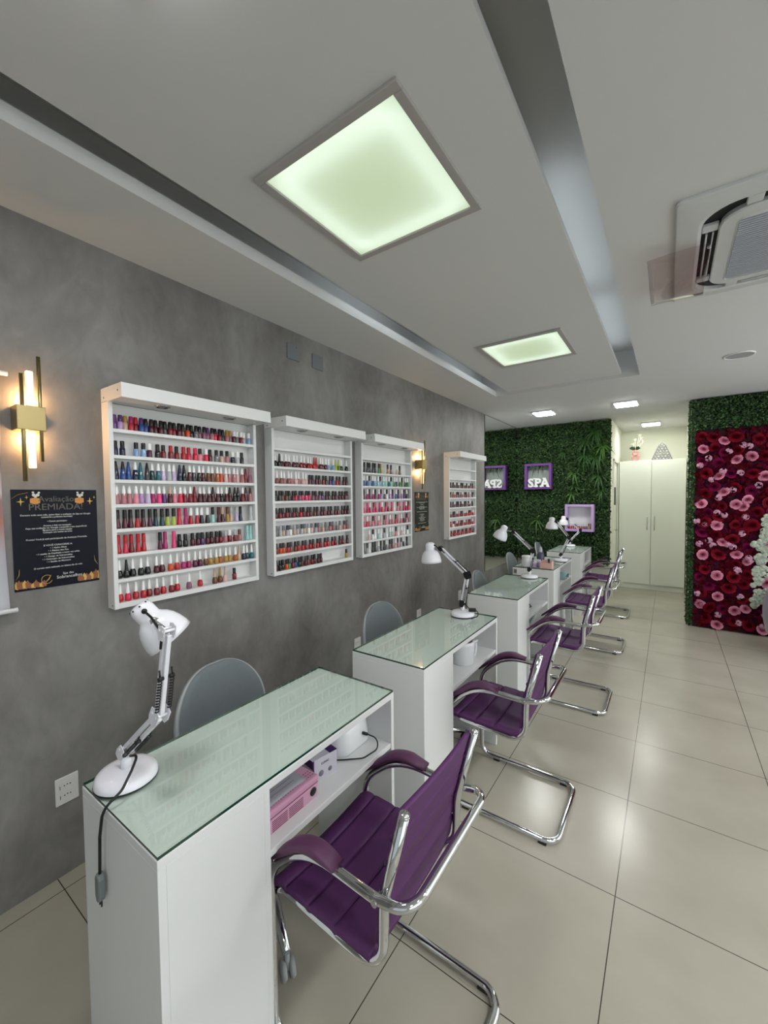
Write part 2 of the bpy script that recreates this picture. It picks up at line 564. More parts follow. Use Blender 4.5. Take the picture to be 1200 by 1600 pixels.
light_panel(0.857, 1.390, 0.967, 1.505, 'large square backlit ceiling panel nearest, glowing white with a greenish middle')
light_panel(0.857, 1.390, 2.952, 3.486, 'backlit square ceiling panel farther along, smaller of the two in view')

# small ceiling downlights
M_glow = mat('downlight_glow', 'FFFFFF', 0.5, emit=(1.0, 1.0, 0.97), estr=72.0)
for x, y, lb in ((0.665, 5.62, 'small square ceiling downlight in front of the green wall, left one'), (1.59, 5.65, 'small square ceiling downlight before the white corridor, largest one'), (1.785, 7.5, 'small square ceiling downlight inside the corridor above the wardrobe')):
    t = thing('ceiling_downlight', lb, 'light', (x, y, CEIL), 0, 'small square downlights')
    bm = B(); box(bm, -0.125, 0.125, -0.14, 0.14, -0.018, 0.0, 0.003)
    obj('housing', bm, M_white2, t)
    obj('lens', box(B(), -0.11, 0.11, -0.125, 0.125, -0.024, -0.018), M_glow if y < 7 else mat('downlight_glow_corridor', 'FFFFFF', 0.5, emit=(1.0, 1.0, 0.96), estr=44.0), t)
# extra unseen lamps added to brighten desk tops, floor and walls
M_glow2 = mat('added_glow_bright', 'FFFFFF', 0.5, emit=(0.99, 0.985, 1.0), estr=112.0)
M_glow3 = mat('added_glow_soft', 'FFFFFF', 0.5, emit=(0.99, 0.985, 1.0), estr=56.0)
for x, y in ((3.25, -0.5), (3.25, 0.9), (3.25, 2.3), (1.2, 0.30)):
    t = thing('ceiling_downlight', 'added unseen ceiling downlight over the right half of the room or above the viewer', 'light', (x, y, CEIL if x > 2 else PB), 0, 'added unseen downlights above and right of the viewer')
    obj('housing', box(B(), -0.125, 0.125, -0.14, 0.14, -0.018, 0.0, 0.003), M_white2, t)
    obj('lens', box(B(), -0.11, 0.11, -0.125, 0.125, -0.024, -0.018), M_glow2 if x > 2 else M_glow3, t)
t = thing('ceiling_speaker', 'round flush white speaker in the ceiling near the flower wall', 'speaker', (2.46, 4.25, CEIL))
obj('rim', lathe(B(), [(0.098, 0), (0.098, -0.006), (0.088, -0.008), (0.086, -0.004)], 32), M_white, t)
obj('grille', lathe(B(), [(0.086, -0.004), (0.0, -0.005)], 32), mat('speaker_grille', '9A9A9C', 0.6), t)

# mirror on the end of the left wall
mir = thing('wall_mirror', 'tall frameless mirror on the end of the grey wall, reflecting the greenery', 'mirror', (0, 5.96, 0.526))
obj('mirror_glass', box(B(), 0.0006, 0.005, -0.72, 0.69, 0.0, 2.095), M_mirror, mir)
obj('edge_strip', box(B(), 0.0006, 0.007, -0.725, -0.72, 0.0, 2.095), mat('mirror_edge', '2A3A36', 0.2), mir)

# door and its leaf in the corridor
M_door = mat('door_paint', 'E6E7DA', 0.45)
d = struct('door_1', box(B(), 1.30, 1.325, 7.0, 7.6, 0.01, 2.04), M_door)
bm = B(); box(bm, 1.325, 1.331, 7.08, 7.52, 0.2, 0.95, 0.003); box(bm, 1.325, 1.331, 7.08, 7.52, 1.05, 1.95, 0.003)
obj('door_panel', bm, M_door, d)
bm = B(); tube(bm, [(1.325, 7.1, 1.0), (1.375, 7.1, 1.0), (1.375, 7.22, 1.0)], 0.009, 8)
obj('door_handle', bm, M_steel, d)
bm = B(); box(bm, 1.336, 1.35, 6.95, 7.0, 0, 2.08, 0.002); box(bm, 1.336, 1.35, 7.6, 7.65, 0, 2.08, 0.002); box(bm, 1.336, 1.35, 6.95, 7.65, 2.04, 2.08, 0.002)
struct('trim_2', bm, M_door)
t = thing('door_sign', 'narrow black rounded plaque hung on the corridor door', 'sign', (1.332, 7.23, 1.52))
obj('plaque', loft(B(), [[(0.0, p[0], p[1]) for p in rrect(0, 0, 0.11, 0.28, 0.05, 0)], [(0.015, p[0], p[1]) for p in rrect(0, 0, 0.11, 0.28, 0.05, 0)]], (True, True)), M_black, t, True)

# ---------------------------------------------------------------- manicure desks
H = 0.805
def desk(x0, x1, y0, y1, label):
    t = thing('manicure_desk', label, 'desk', (x0, y0, 0), 0, 'white manicure desks')
    W, L = x1 - x0, y1 - y0
    p = 0.29
    def part(n, *a, m=M_white, bev=0.0015):
        return obj(n, box(B(), *a, bev), m, t)
    # closed pedestal at the near end, four boards
    bm = B()
    box(bm, 0, W, 0, 0.018, 0, 0.775, 0.001); box(bm, W - 0.018, W, 0.018, p - 0.018, 0.0, 0.775, 0.001)
    box(bm, 0, 0.018, 0.018, p - 0.018, 0.0, 0.775, 0.001); box(bm, 0, W, p - 0.018, p, 0, 0.775, 0.001)
    obj('pedestal', bm, M_white, t)
    part('side_panel', 0, W, L - 0.018, L, 0, 0.775)
    part('desktop', 0, W, 0, L, 0.775, 0.797)
    part('shelf', 0.0, W - 0.004, p, L - 0.018, 0.583, 0.603)
    part('back_panel', 0, 0.012, p, L - 0.018, 0.603, 0.775)
    g = B()
    box(g, 0.002, W - 0.002, 0.002, L - 0.002, 0.7975, H)
    g.faces.ensure_lookup_table()
    for f in g.faces:
        f.material_index = 0 if abs(f.normal.z) > 0.5 or f.calc_center_median().z > H - 1e-4 or f.calc_center_median().z < 0.7976 else 1
    o = obj('glass_top', g, [M_glass, M_gedge], t)
    o['label'] = 'clear greenish glass sheet with a dark green edge'
    return t
DESKS = [(0.772, 1.166, 0.393, 1.278), (0.768, 1.168, 1.512, 2.428), (0.765, 1.152, 2.900, 3.80), (0.690, 1.098, 4.248, 5.157), (0.704, 1.117, 5.650, 6.49)]
DL = ['white manicure desk nearest the camera with pink dryer on its shelf', 'second white manicure desk with a white wax warmer on its shelf', 'third white manicure desk, SPA letters mirrored in its glass', 'fourth white manicure desk with a pale pink organiser on top', 'farthest white manicure desk standing against the green wall']
for a, l in zip(DESKS, DL):
    desk(*a, l)
for x, y, z, lb in ((0.722, 4.2475, 0.757, 'small socket box set in the end of the fourth desk'),):
    t = thing('desk_socket', lb, 'socket', (x, y, z))
    obj('plate', box(B(), -0.022, 0.022, -0.008, 0, -0.032, 0.032, 0.003), M_socket, t)
    obj('socket_hole', box(B(), -0.014, 0.014, -0.0095, -0.008, -0.02, 0.02), mat('socket_dark', '6A6A66', 0.5), t)

# ---------------------------------------------------------------- purple cantilever chairs
def chair():
    t = thing('cantilever_chair', 'x', 'chair', (0, 0, 0), 0, 'purple cantilever chairs')
    r = 0.0125
    w, wa = 0.200, 0.222
    # one continuous chrome tube: floor loop, front legs, arms and rear loop
    half = [(0.24, -wa, r + 0.006), (-0.272, -wa, r + 0.006), (-0.278, -wa, 0.50), (-0.13, -wa, 0.628), (0.09, -wa, 0.620), (0.192, -wa, 0.640)]
    pts = half + [(x, -y, z) for x, y, z in half[::-1]]
    rads = [0.06, 0.055, 0.13, 0.25, 0.05, 0.06] + [0.06, 0.05, 0.25, 0.13, 0.055, 0.06]
    fr = obj('frame', tube(B(), rounded(pts, rads, 7, True), r, 12, True), M_chrome, t)
    for s in (-1, 1):
        q = [(-0.275, s * w, 0.415), (-0.25, s * w, 0.434), (0.10, s * w, 0.418), (0.103, s * w, 0.60), (0.163, s * w, 0.838)]
        obj('seat_rail', tube(B(), rounded(q, [0, 0.03, 0.075, 0.25, 0], 8), r, 12), M_chrome, t)
        bm = B(); lathe(bm, [(0, 0.004), (0.009, 0.002), (0.0128, -0.003), (0.0128, -0.006)], 12, axis_matrix((0.163, s * w, 0.838), (0.06, 0, 0.235)))
        obj('end_cap', bm, M_steel, t)
        bm = B(); tube(bm, [(0.1, s * (w - 0.005), 0.621), (0.1, s * (wa + 0.015), 0.621)], 0.008, 10)
        obj('bolt', bm, M_steel, t)
        # armrest pad following the front bend of the tube
        path = rounded([(-0.278, s * wa, 0.50), (-0.13, s * wa, 0.628), (-0.02, s * wa, 0.624)], 0.13, 8)
        path = [Vector((-0.2775, s * wa, 0.515))] + path[1:]
        n = len(path)
        T, _ = frames(path, False)
        loops = []
        for i, p in enumerate(path):
            up = Vector((0, 1, 0)).cross(T[i]) * -1
            if up.z < 0 or (abs(up.z) < 0.2 and up.x > 0):
                up = -up
            e = min(1.0, 0.45 + 2.2 * min(i, n - 1 - i) / (n - 1) * 3)
            hw, ht = 0.026 * (0.82 + 0.18 * e), 0.022 * e
            c = p + up * 0.009
            L = []
            for k in range(12):
                a = 2 * math.pi * k / 12
                ca, sa = math.cos(a), math.sin(a)
                L.append(c + Vector((0, 1, 0)) * (hw * math.copysign(abs(ca) ** 0.6, ca)) + up * (ht * 0.5 + ht * 0.6 * math.copysign(abs(sa) ** 0.7, sa)))
            loops.append(L)
        obj('armrest', loft(B(), loops, (True, True), True), M_purpled, t, True)
        for gx in (-0.20, 0.165):
            obj('foot_glide', box(B(), gx, gx + 0.035, s * wa - 0.011, s * wa + 0.011, 0.0, 0.01, 0.002), M_black, t)
    seams = [0.17, 0.42, 0.68]
    def groove(v):
        return -0.006 * sum(math.exp(-((v - q) / 0.018) ** 2) for q in seams)
    ws = w + 0.012
    def seat(u, v):
        x = -0.288 + 0.355 * v
        y = -ws + 2 * ws * u
        sag = -0.012 * (1 - (2 * u - 1) ** 2)
        z = 0.4475 + sag - 0.012 * v + groove(v)
        if v < 0.12:
            z -= 0.03 * ((0.12 - v) / 0.12) ** 2
        return (x, y, z)
    obj('seat', grid(B(), seat, 10, 44, 0.018), M_purple, t, True)
    bs = [0.2, 0.4, 0.6, 0.8]
    wb = w - 0.004
    def back(u, v):
        y = -wb + 2 * wb * u
        z = 0.475 + 0.355 * v
        x = 0.103 + 0.0 * v
        if z > 0.60:
            x += (z - 0.60) * 0.25
        else:
            x += -0.012 * ((0.60 - z) / 0.12) ** 2
        x += 0.008 * (1 - (2 * u - 1) ** 2) * (0.4 + 0.6 * v)
        x -= 0.0045 * sum(math.exp(-((v - q) / 0.012) ** 2) for q in bs)
        return (x - 0.008, y, z)
    bm = grid(B(), back, 10, 90, 0.013)
    obj('backrest', bm, M_purple, t, True)
    return t
ch = chair()
CH = [(1.386, 0.948, 'nearest purple chrome armchair, pushed under the closest desk with the pink dryer'), (1.402, 2.055, 'second purple chrome armchair, at the desk with the wax warmer'), (1.438, 3.36, 'third purple chrome armchair, at the desk whose glass mirrors SPA'), (1.43, 4.68, 'fourth purple chrome armchair, at the desk with the pink organiser'), (1.385, 6.015, 'farthest purple chrome armchair, at the desk by the green wall')]
ch.location = (CH[0][0], CH[0][1], 0); ch['label'] = CH[0][2]
for x, y, l in CH[1:]:
    dup(ch, (x, y, 0), l)

# ---------------------------------------------------------------- grey swivel chairs on the wall side
def stool():
    t = thing('swivel_chair', 'x', 'chair', (0, 0, 0), 0, 'grey swivel chairs')
    def prof(u, v, off=0.0):
        # v 0 seat front -> 1 top of back ; u across
        a = 2 * u - 1
        if v < 0.45:
            k = v / 0.45
            x = 0.23 - 0.40 * k; z = 0.475 - 0.01 * math.sin(math.pi * k)
            hw = 0.20 + 0.02 * math.sin(math.pi * k)
            z += 0.03 * abs(a) ** 3
            if k < 0.2:
                z -= 0.02 * (1 - k / 0.2) ** 2
                hw -= 0.03 * (1 - k / 0.2) ** 2
        elif v < 0.6:
            k = (v - 0.45) / 0.15
            th = k * math.radians(80)
            x = -0.17 - 0.06 * math.sin(th); z = 0.475 + 0.06 * (1 - math.cos(th))
            hw = 0.20
            x += 0.03 * abs(a) ** 2.5 * k
            z += 0.03 * abs(a) ** 3 * (1 - k)
        else:
            s_ = (v - 0.6) / 0.4
            ph = max(0.0, (s_ - 0.25) / 0.75) * math.radians(86)
            k = 0.30 * min(1.0, s_ / 0.25) + 0.70 * math.sin(ph) ** 0.9
            x = -0.229 - 0.05 * k; z = 0.525 + 0.335 * k
            hw = (0.20 + 0.012 * math.sin(k * math.pi)) * math.cos(ph) ** 0.8
            x += 0.03 * (abs(a * hw / 0.2) ** 2.5)
        return (x, a * hw, z)
    obj('shell', grid(B(), prof, 18, 64, 0.014), M_shell, t, True)
    def pad(u, v):
        vv = 0.02 + 0.968 * v
        x, y, z = prof(0.022 + 0.956 * u, vv)
        e = min(1, 12 * min(u, 1 - u), 14 * min(v, 1 - v))
        h = 0.004 + 0.012 * math.sqrt(max(e, 0))
        k = min(1, max(0, (vv - 0.45) / 0.15))
        return (x + h * math.sin(k * math.pi / 2) , y, z + h * math.cos(k * math.pi / 2))
    bm = grid(B(), pad, 18, 64, 0.0)
    o = obj('cushion', bm, M_grey, t)
    bm = B(); tube(bm, [(0, 0, 0.10), (0, 0, 0.46)], 0.024, 14); lathe(bm, [(0.035, 0.08), (0.035, 0.25), (0.026, 0.26)], 14)
    obj('gas_column', bm, M_chrome, t)
    for k in range(5):
        a = math.radians(-29 + 72 * k)
        ca, sa = math.cos(a), math.sin(a)
        bm = B(); tube(bm, [(0.02 * ca, 0.02 * sa, 0.115), (0.18 * ca, 0.18 * sa, 0.10), (0.32 * ca, 0.32 * sa, 0.075)], [0.022, 0.02, 0.014], 10)
        lg = obj('base_leg', bm, M_chrome, t)
        bm = B(); M = Matrix.Translation((0.325 * ca, 0.325 * sa, 0.03)) @ Matrix.Rotation(a, 4, 'Z') @ Matrix.Rotation(math.pi / 2, 4, 'X')
        for s in (-1, 1):
            lathe(bm, [(0, s * 0.024), (0.026, s * 0.022), (0.030, s * 0.014), (0.026, s * 0.006), (0, s * 0.005)], 16, M)
        tube(bm, [(0.325 * ca, 0.325 * sa, 0.03), (0.322 * ca, 0.322 * sa, 0.08)], 0.008, 8)
        obj('caster', bm, M_shell if k == 0 else M_black, lg)
    return t
st = stool()
ST = [(0.745, 0.985, 0.05, 'grey upholstered shell chair behind the nearest desk, by the big polish rack'), (0.755, 2.12, -0.02, 'grey upholstered shell chair behind the second desk'), (0.855, 3.555, 0.1, 'grey upholstered shell chair behind the third desk, left of the mirror'), (0.73, 4.87, 0.05, 'grey upholstered shell chair behind the fourth desk, before the mirror'), (0.72, 6.17, 0.05, 'grey upholstered shell chair behind the farthest desk')]
st.location = (ST[0][0], ST[0][1], 0); st.rotation_euler = (0, 0, ST[0][2]); st['label'] = ST[0][3]
for x, y, a, l in ST[1:]:
    dup(st, (x, y, 0), l, a)

# ---------------------------------------------------------------- swing-arm desk lamps
SH_PROF = [(0, 0), (0.014, 0.001), (0.024, 0.005), (0.030, 0.014), (0.0315, 0.025), (0.0315, 0.048), (0.036, 0.054), (0.046, 0.064), (0.055, 0.079), (0.0615, 0.098), (0.0655, 0.118), (0.067, 0.134),
           (0.0655, 0.134), (0.060, 0.098), (0.053, 0.079), (0.044, 0.065), (0.031, 0.054), (0.029, 0.03), (0.0, 0.02)]
M_lampw = mat('lamp_enamel', 'EAEAF0', 0.18, coat=0.6)
M_cord = mat('black_cord', '0C0D0E', 0.5)
M_bulb = mat('bulb_glass', 'F2F2EE', 0.25)
def lamp(base, elbow, end, top, rim, label, joint, hs=1.0):
    b = Vector(base)
    t = thing('desk_lamp', label, 'lamp', base, 0, 'white swing-arm desk lamps')
    L = lambda p: Vector(p) - b
    J = Vector((0, 0, 0.075)); E = L(elbow); N = L(end)
    obj('base', lathe(B(), [(0, 0.032), (0.016, 0.0315), (0.052, 0.029), (0.065, 0.0255), (0.0715, 0.019), (0.0745, 0.010), (0.0745, 0.004)], 36), M_lampw, t)
    obj('base_pad', lathe(B(), [(0.0745, 0.004), (0.0755, 0.003), (0.0745, 0.0), (0, 0.0)], 36), M_black, t)
    bm = B(); tube(bm, [(0, 0, 0.029), (0, 0, 0.064)], [0.014, 0.012], 14)
    obj('neck', bm, M_lampw, t)
    plane = (E - J).cross(N - E)
    side = plane.normalized() if plane.length > 1e-4 else Vector((0, 1, 0))
    def bracket(p, d, len_, wid):
        d = d.normalized()
        q = side.cross(d).normalized()
        bm = B()
        for s in (-1, 1):
            o_ = p + side * (s * 0.013)
            M = Matrix((( d.x, q.x, side.x, o_.x), (d.y, q.y, side.y, o_.y), (d.z, q.z, side.z, o_.z), (0, 0, 0, 1)))
            prism(bm, [(-len_, -wid * 0.6), (-len_ * 0.3, -wid), (len_ * 0.8, -wid), (len_, 0), (len_ * 0.8, wid), (-len_ * 0.3, wid), (-len_, wid * 0.6)], M, 0.002 * s)
        for k in (-0.5, 0.5):
            c = p + q * (k * wid) + d * (0.3 * len_)
            tube(bm, [c - side * 0.017, c + side * 0.017], 0.0035, 8)
        return bm
    obj('base_joint', bracket(J, E - J, 0.022, 0.016), joint, t, True)
    def arm(a, c):
        d = (c - a).normalized(); q = side.cross(d).normalized()
        bm = B()
        for s in (-1, 1):
            o1 = a + d * 0.005 + q * (s * 0.0085); o2 = c - d * 0.005 + q * (s * 0.0085)
            M = axis_matrix(o1, d)
            ln = (o2 - o1).length
            Mx = Matrix(((q.x, side.x, d.x, o1.x), (q.y, side.y, d.y, o1.y), (q.z, side.z, d.z, o1.z), (0, 0, 0, 1)))
            box(bm, -0.005, 0.005, -0.0055, 0.0055, 0, ln, 0.0012, 1, Mx)
        return bm, d, q
    bm, d1, q1 = arm(J, E); obj('lower_arm', bm, M_lampw, t, True)
    bm, d2, q2 = arm(E, N); obj('upper_arm', bm, M_lampw, t, True)
    obj('elbow_joint', bracket(E, (d1 + d2), 0.024, 0.018), joint, t, True)
    for a, d, q in ((J, d1, q1), (E, d2, q2)):
        bm = B()
        for s in (-1, 1):
            p0 = a + d * 0.02 + side * (s * 0.015) - q * 0.014; p1 = p0 + d * 0.085
            pts = []
            for k in range(97):
                f = k / 96; an = f * 24 * math.pi
                pts.append(p0 + (p1 - p0) * f + q * (0.0045 * math.cos(an)) + side * (0.0045 * math.sin(an)))
            tube(bm, pts, 0.0014, 4)
            tube(bm, [p1, p1 + d * 0.02 + q * 0.006], 0.0022, 6)
            tube(bm, [p1 - side * 0.008 * s, p1 + side * 0.004 * s], 0.005, 8)
        obj('spring', bm, M_black, t)
    Tp, Rm_ = L(top), L(rim)
    ax = (Rm_ - Tp).normalized()
    obj('shade', lathe(B(), [(a * hs, c * hs) for a, c in SH_PROF], 36, axis_matrix(Tp, ax)), M_lampw, t)
    bm = B(); lathe(bm, [(0.012, 0.03), (0.014, 0.07), (0.027, 0.10), (0.022, 0.122), (0.0, 0.13)], 14, axis_matrix(Tp, ax))
    obj('bulb', bm, M_bulb, t)
    neck = Tp + ax * 0.045
    dirn = (N - neck)
    att = neck + dirn.normalized() * 0.03
    bm = B(); tube(bm, [N, (N + att) / 2, att], 0.006, 8); tube(bm, [att - dirn.normalized() * 0.0, att + dirn.normalized() * 0.012], 0.011, 10)
    obj('swivel', bm, M_steel, t)
    obj('head_joint', bracket(N, d2, 0.018, 0.013), joint, t, True)
    bm = B()
    pv = Vector((-ax.y, ax.x, 0)); pv = pv.normalized() if pv.length > 1e-3 else Vector((0, 1, 0))
    out = (dirn - ax * dirn.dot(ax)).normalized()
    k0 = Tp + ax * 0.022 + out * 0.03
    lathe(bm, [(0, 0.008), (0.006, 0.007), (0.007, 0.0)], 10, axis_matrix(k0, out))
    tube(bm, rounded([k0 + out * 0.006, k0 + out * 0.03 + ax * 0.02, N + side * 0.012, N - d2 * 0.04 + side * 0.012], 0.02, 5), 0.003, 6)
    obj('lead', bm, M_cord, t)
    for k in range(6):
        pass
    bm = B()
    e2 = ax.cross(out)
    for k in range(8):
        a = math.pi * 2 * k / 8
        dv = (out * math.cos(a) + e2 * math.sin(a))
        c = Tp + ax * 0.006 + dv * 0.025
        nn = (dv * 0.8 - ax * 0.6).normalized()
        lathe(bm, [(0, 0.0006), (0.0022, 0.0006), (0.0022, -0.001)], 8, axis_matrix(c, nn))
    obj('vent_holes', bm, M_black, t)
    return t, b
z0 = H
# nearest lamp: head held high over the customer side
l1, b1 = lamp((0.848, 0.469, z0), (1.012, 0.480, 1.022), (1.0498, 0.4858, 1.2336), (0.9192, 0.4778, 1.2809), (0.9626, 0.5402, 1.1818), 'nearest white swing-arm lamp with its plug hanging over the desk edge', M_lampw, 0.9)
bm = B()
pl = Vector((0.905, 0.380, 0.640))
pts = [(0.862, 0.474, 0.868), (0.890, 0.480, 0.878), (0.912, 0.455, 0.858), (0.930, 0.424, 0.832), (0.928, 0.390, 0.813), (0.922, 0.383, 0.790), (0.910, 0.381, 0.735), tuple(pl)]
obj('cord', tube(bm, [Vector(p) - b1 for p in rounded(pts, 0.03, 5)], 0.0034, 8), M_cord, l1)
bm = B(); M = Matrix.Translation(pl - b1)
loft(bm, [[(M @ Vector(p)) for p in rrect(0, 0, w_, 0.016, 0.005, z_, 3)] for w_, z_ in ((0.014, 0.002), (0.026, -0.008), (0.027, -0.05), (0.016, -0.062))], (True, True))
pg = obj('plug', bm, mat('plug_grey', '6F7676', 0.5), l1, True)
bm = B()
for s in (-1, 1):
    tube(bm, [pl - b1 + Vector((s * 0.005, 0, -0.060)), pl - b1 + Vector((s * 0.005, 0, -0.078))], 0.0021, 8)
obj('plug_pin', bm, M_black, pg)
def flat_lamp(x, y, elbow, end, top, rim, label):
    return lamp((x, y, z0), (elbow[0], y, elbow[1]), (end[0], y, end[1]), (top[0], y, top[1]), (rim[0], y, rim[1]), label, M_black)
l2, b2 = flat_lamp(0.980, 2.335, (1.012, 1.060), (0.832, 1.212), (0.752, 1.250), (0.762, 1.116), 'second white swing-arm lamp with black joints, on the wax-warmer desk')
bm = B(); box(bm, -0.022, 0.022, -0.012, 0.012, 0.0, 0.022, 0.004, 2, Matrix.Translation((0.06, 0.01, 0.029)) @ Matrix.Rotation(0.5, 4, 'Z'))
obj('plug', bm, M_black, l2)
bm = B(); tube(bm, rounded([(0.02, 0, 0.07), (0.05, 0.01, 0.035), (0.095, 0.015, 0.038), (0.105, -0.01, 0.012), (0.08, -0.05, 0.004)], 0.02, 5), 0.003, 6)
obj('cord', bm, M_cord, l2)
flat_lamp(1.000, 3.745, (1.030, 1.050), (0.856, 1.211), (0.782, 1.268), (0.722, 1.146), 'third white swing-arm lamp, tilted head, reflected in its glass desktop')
flat_lamp(1.040, 4.86, (1.123, 1.075), (0.988, 1.247), (0.943, 1.298), (0.940, 1.160), 'fourth white swing-arm lamp on the desk with the pink organiser')
flat_lamp(0.862, 6.34, (0.998, 1.042), (0.826, 1.196), (0.772, 1.243), (0.769, 1.108), 'farthest white swing-arm lamp before the lilac box shelf')

# ---------------------------------------------------------------- polish racks on the grey wall
SHELF = [1.854, 1.741, 1.635, 1.528, 1.420, 1.309, 1.200, 1.095]
RACKS = [(0.757, 1.513), (1.625, 2.381), (2.495, 3.248), (4.032, 4.786)]
RL = ['nearest white polish rack, completely filled, with deep top canopy', 'second white polish rack, its top shelf empty, dark bottles below', 'third white polish rack, blue green and pink bottles, left of far sconce', 'fourth white polish rack, two empty shelves, beside the mirror']
M_rack = mat('rack_white', 'E0E0DF', 0.4)
for (y0, y1), lb in zip(RACKS, RL):
    t = thing('polish_rack', lb, 'rack', (0, y0, 1.07), 0, 'wall racks for nail polish')
    Wd = y1 - y0
    zt = 1.97 - 1.07
    obj('side_panel', box(B(), 0.001, 0.068, 0, 0.018, 0, zt, 0.001), M_rack, t)
    obj('side_panel', box(B(), 0.001, 0.068, Wd - 0.018, Wd, 0, zt, 0.001), M_rack, t)
    obj('back_panel', box(B(), 0.001, 0.008, 0.018, Wd - 0.018, 0, zt), M_rack, t)
    for z in SHELF:
        h = 0.024 if z == SHELF[-1] else 0.015
        obj('shelf', box(B(), 0.008, 0.067, 0.018, Wd - 0.018, z - 1.07 - h, z - 1.07, 0.001), M_rack, t)
    bm = B()
    box(bm, 0.001, 0.198, 0, Wd, 2.008 - 1.07, 2.026 - 1.07, 0.001); box(bm, 0.182, 0.2, 0, Wd, 1.966 - 1.07, 2.008 - 1.07, 0.001)
    box(bm, 0.001, 0.182, 0, 0.018, 1.966 - 1.07, 2.008 - 1.07, 0.001); box(bm, 0.001, 0.182, Wd - 0.018, Wd, 1.966 - 1.07, 2.008 - 1.07, 0.001)
    box(bm, 0.008, 0.182, 0.018, Wd - 0.018, 1.972 - 1.07, 1.98 - 1.07)
    cn = obj('canopy', bm, M_rack, t)
    for yy in (0.27, 0.73):
        bm = B(); lathe(bm, [(0.034, 0), (0.034, -0.004), (0.026, -0.006), (0.024, -0.001), (0.0, -0.001)], 24, Matrix.Translation((0.115, Wd * yy, 1.972 - 1.07)))
        obj('spotlight', bm, M_steel, cn)
    bm = B()
    for px, pz in ((0.03, 1.985), (0.165, 1.998), (0.045, 1.085)):
        lathe(bm, [(0, 0.0008), (0.004, 0.0006), (0.004, -0.001)], 8, axis_matrix((px, 0, pz - 1.07), (0, -1, 0)))
    obj('screw_cap', bm, M_screw, t)

PAL = dict(bk='0E0C0E', wi='4A0E1C', dr='760F1C', rd='AE1220', pr='CF1F45', hp='DD3478', mg='A51D62', pk='E08698', rs='B07076', ro='8A5550', lp='D6B2AE', li='AC8ABC', ll='C6B4D6', pu='54286A', pl='541636', mv='85566A', nv='131B3A', bl='274A88', lb='84A6CC', te='1C6270', lt='9CCCC8', dt='12363A', gr='76767A', lg='B4B4B8', dg='38383C', nu='C6A890', br='66381C', go='AA8438', og='CC4E20', ob='A0541C', lm='AEBB48', ol='6E7A30', gn='2E8848', dn='13322A', wh='F4F4F2', cl='BFC4C4')
CNAME = dict(bk='black', wi='wine', dr='dark red', rd='red', pr='raspberry', hp='hot pink', mg='magenta', pk='pink', rs='rose', ro='rosy brown', lp='pale rose', li='lilac', ll='pale lilac', pu='purple', pl='plum', mv='mauve', nv='navy', bl='blue', lb='light blue', te='teal', lt='pale teal', dt='dark teal', gr='grey', lg='light grey', dg='charcoal', nu='beige', br='brown', go='gold', og='orange', ob='amber', lm='lime', ol='olive', gn='green', dn='dark green', wh='white', cl='clear')
def pmat(c):
    return mat('polish_' + CNAME[c].replace(' ', '_'), PAL[c], 0.12, coat=0.5)
STY = {  # body profile, cap profile
    'd': ([(0.0000, 0.0), (0.0113, 0.0), (0.0131, 0.003), (0.0135, 0.012), (0.0124, 0.026), (0.0091, 0.033), (0.0070, 0.036)], [(0.0076, 0.034), (0.0071, 0.04), (0.0044, 0.076), (0.0029, 0.08), (0.0000, 0.0808)]),
    'c': ([(0.0000, 0.0), (0.0113, 0.0), (0.0124, 0.003), (0.0120, 0.016), (0.0099, 0.036), (0.0084, 0.046)], [(0.0084, 0.045), (0.0076, 0.054), (0.0044, 0.078), (0.0029, 0.081), (0.0000, 0.0815)]),
    's': ([(0.0000, 0.0), (0.0107, 0.0), (0.0116, 0.003), (0.0116, 0.03), (0.0102, 0.034), (0.0065, 0.036)], [(0.0086, 0.035), (0.0088, 0.037), (0.0086, 0.062), (0.0074, 0.064), (0.0000, 0.0645)]),
    'f': ([(0.0000, 0.0), (0.0110, 0.0), (0.0120, 0.004), (0.0107, 0.018), (0.0084, 0.036), (0.0077, 0.044)], [(0.0080, 0.043), (0.0084, 0.046), (0.0080, 0.08), (0.0065, 0.082), (0.0000, 0.0825)]),
}
MC = {}
def bottle_mesh(kind, st_, c):
    k = (kind, st_, c)
    if k not in MC:
        bm = lathe(B(), STY[st_][0 if kind == 'body' else 1], 12)
        me = bpy.data.meshes.new('nail_polish_' + kind)
        bm.to_mesh(me); bm.free()
        me.materials.append(pmat(c) if kind == 'body' else mat('cap_' + CNAME[c].replace(' ', '_'), PAL[c], 0.3))
        MC[k] = me
    return MC[k]
ORD = ['first', 'second', 'third', 'fourth', 'fifth', 'sixth', 'seventh', 'eighth', 'ninth', 'tenth', 'eleventh', 'twelfth', 'thirteenth', 'fourteenth', 'fifteenth', 'sixteenth', 'seventeenth', 'eighteenth', 'nineteenth', 'twentieth'] + ['twenty-' + s for s in ('first', 'second', 'third', 'fourth', 'fifth', 'sixth', 'seventh', 'eighth', 'ninth')] + ['thirtieth'] + ['thirty-' + s for s in ('first', 'second', 'third', 'fourth', 'fifth')]
SHN = ['top shelf', 'second shelf', 'third shelf', 'fourth shelf', 'fifth shelf', 'sixth shelf', 'seventh shelf', 'bottom shelf']
RKN = ['nearest wall rack', 'second wall rack']
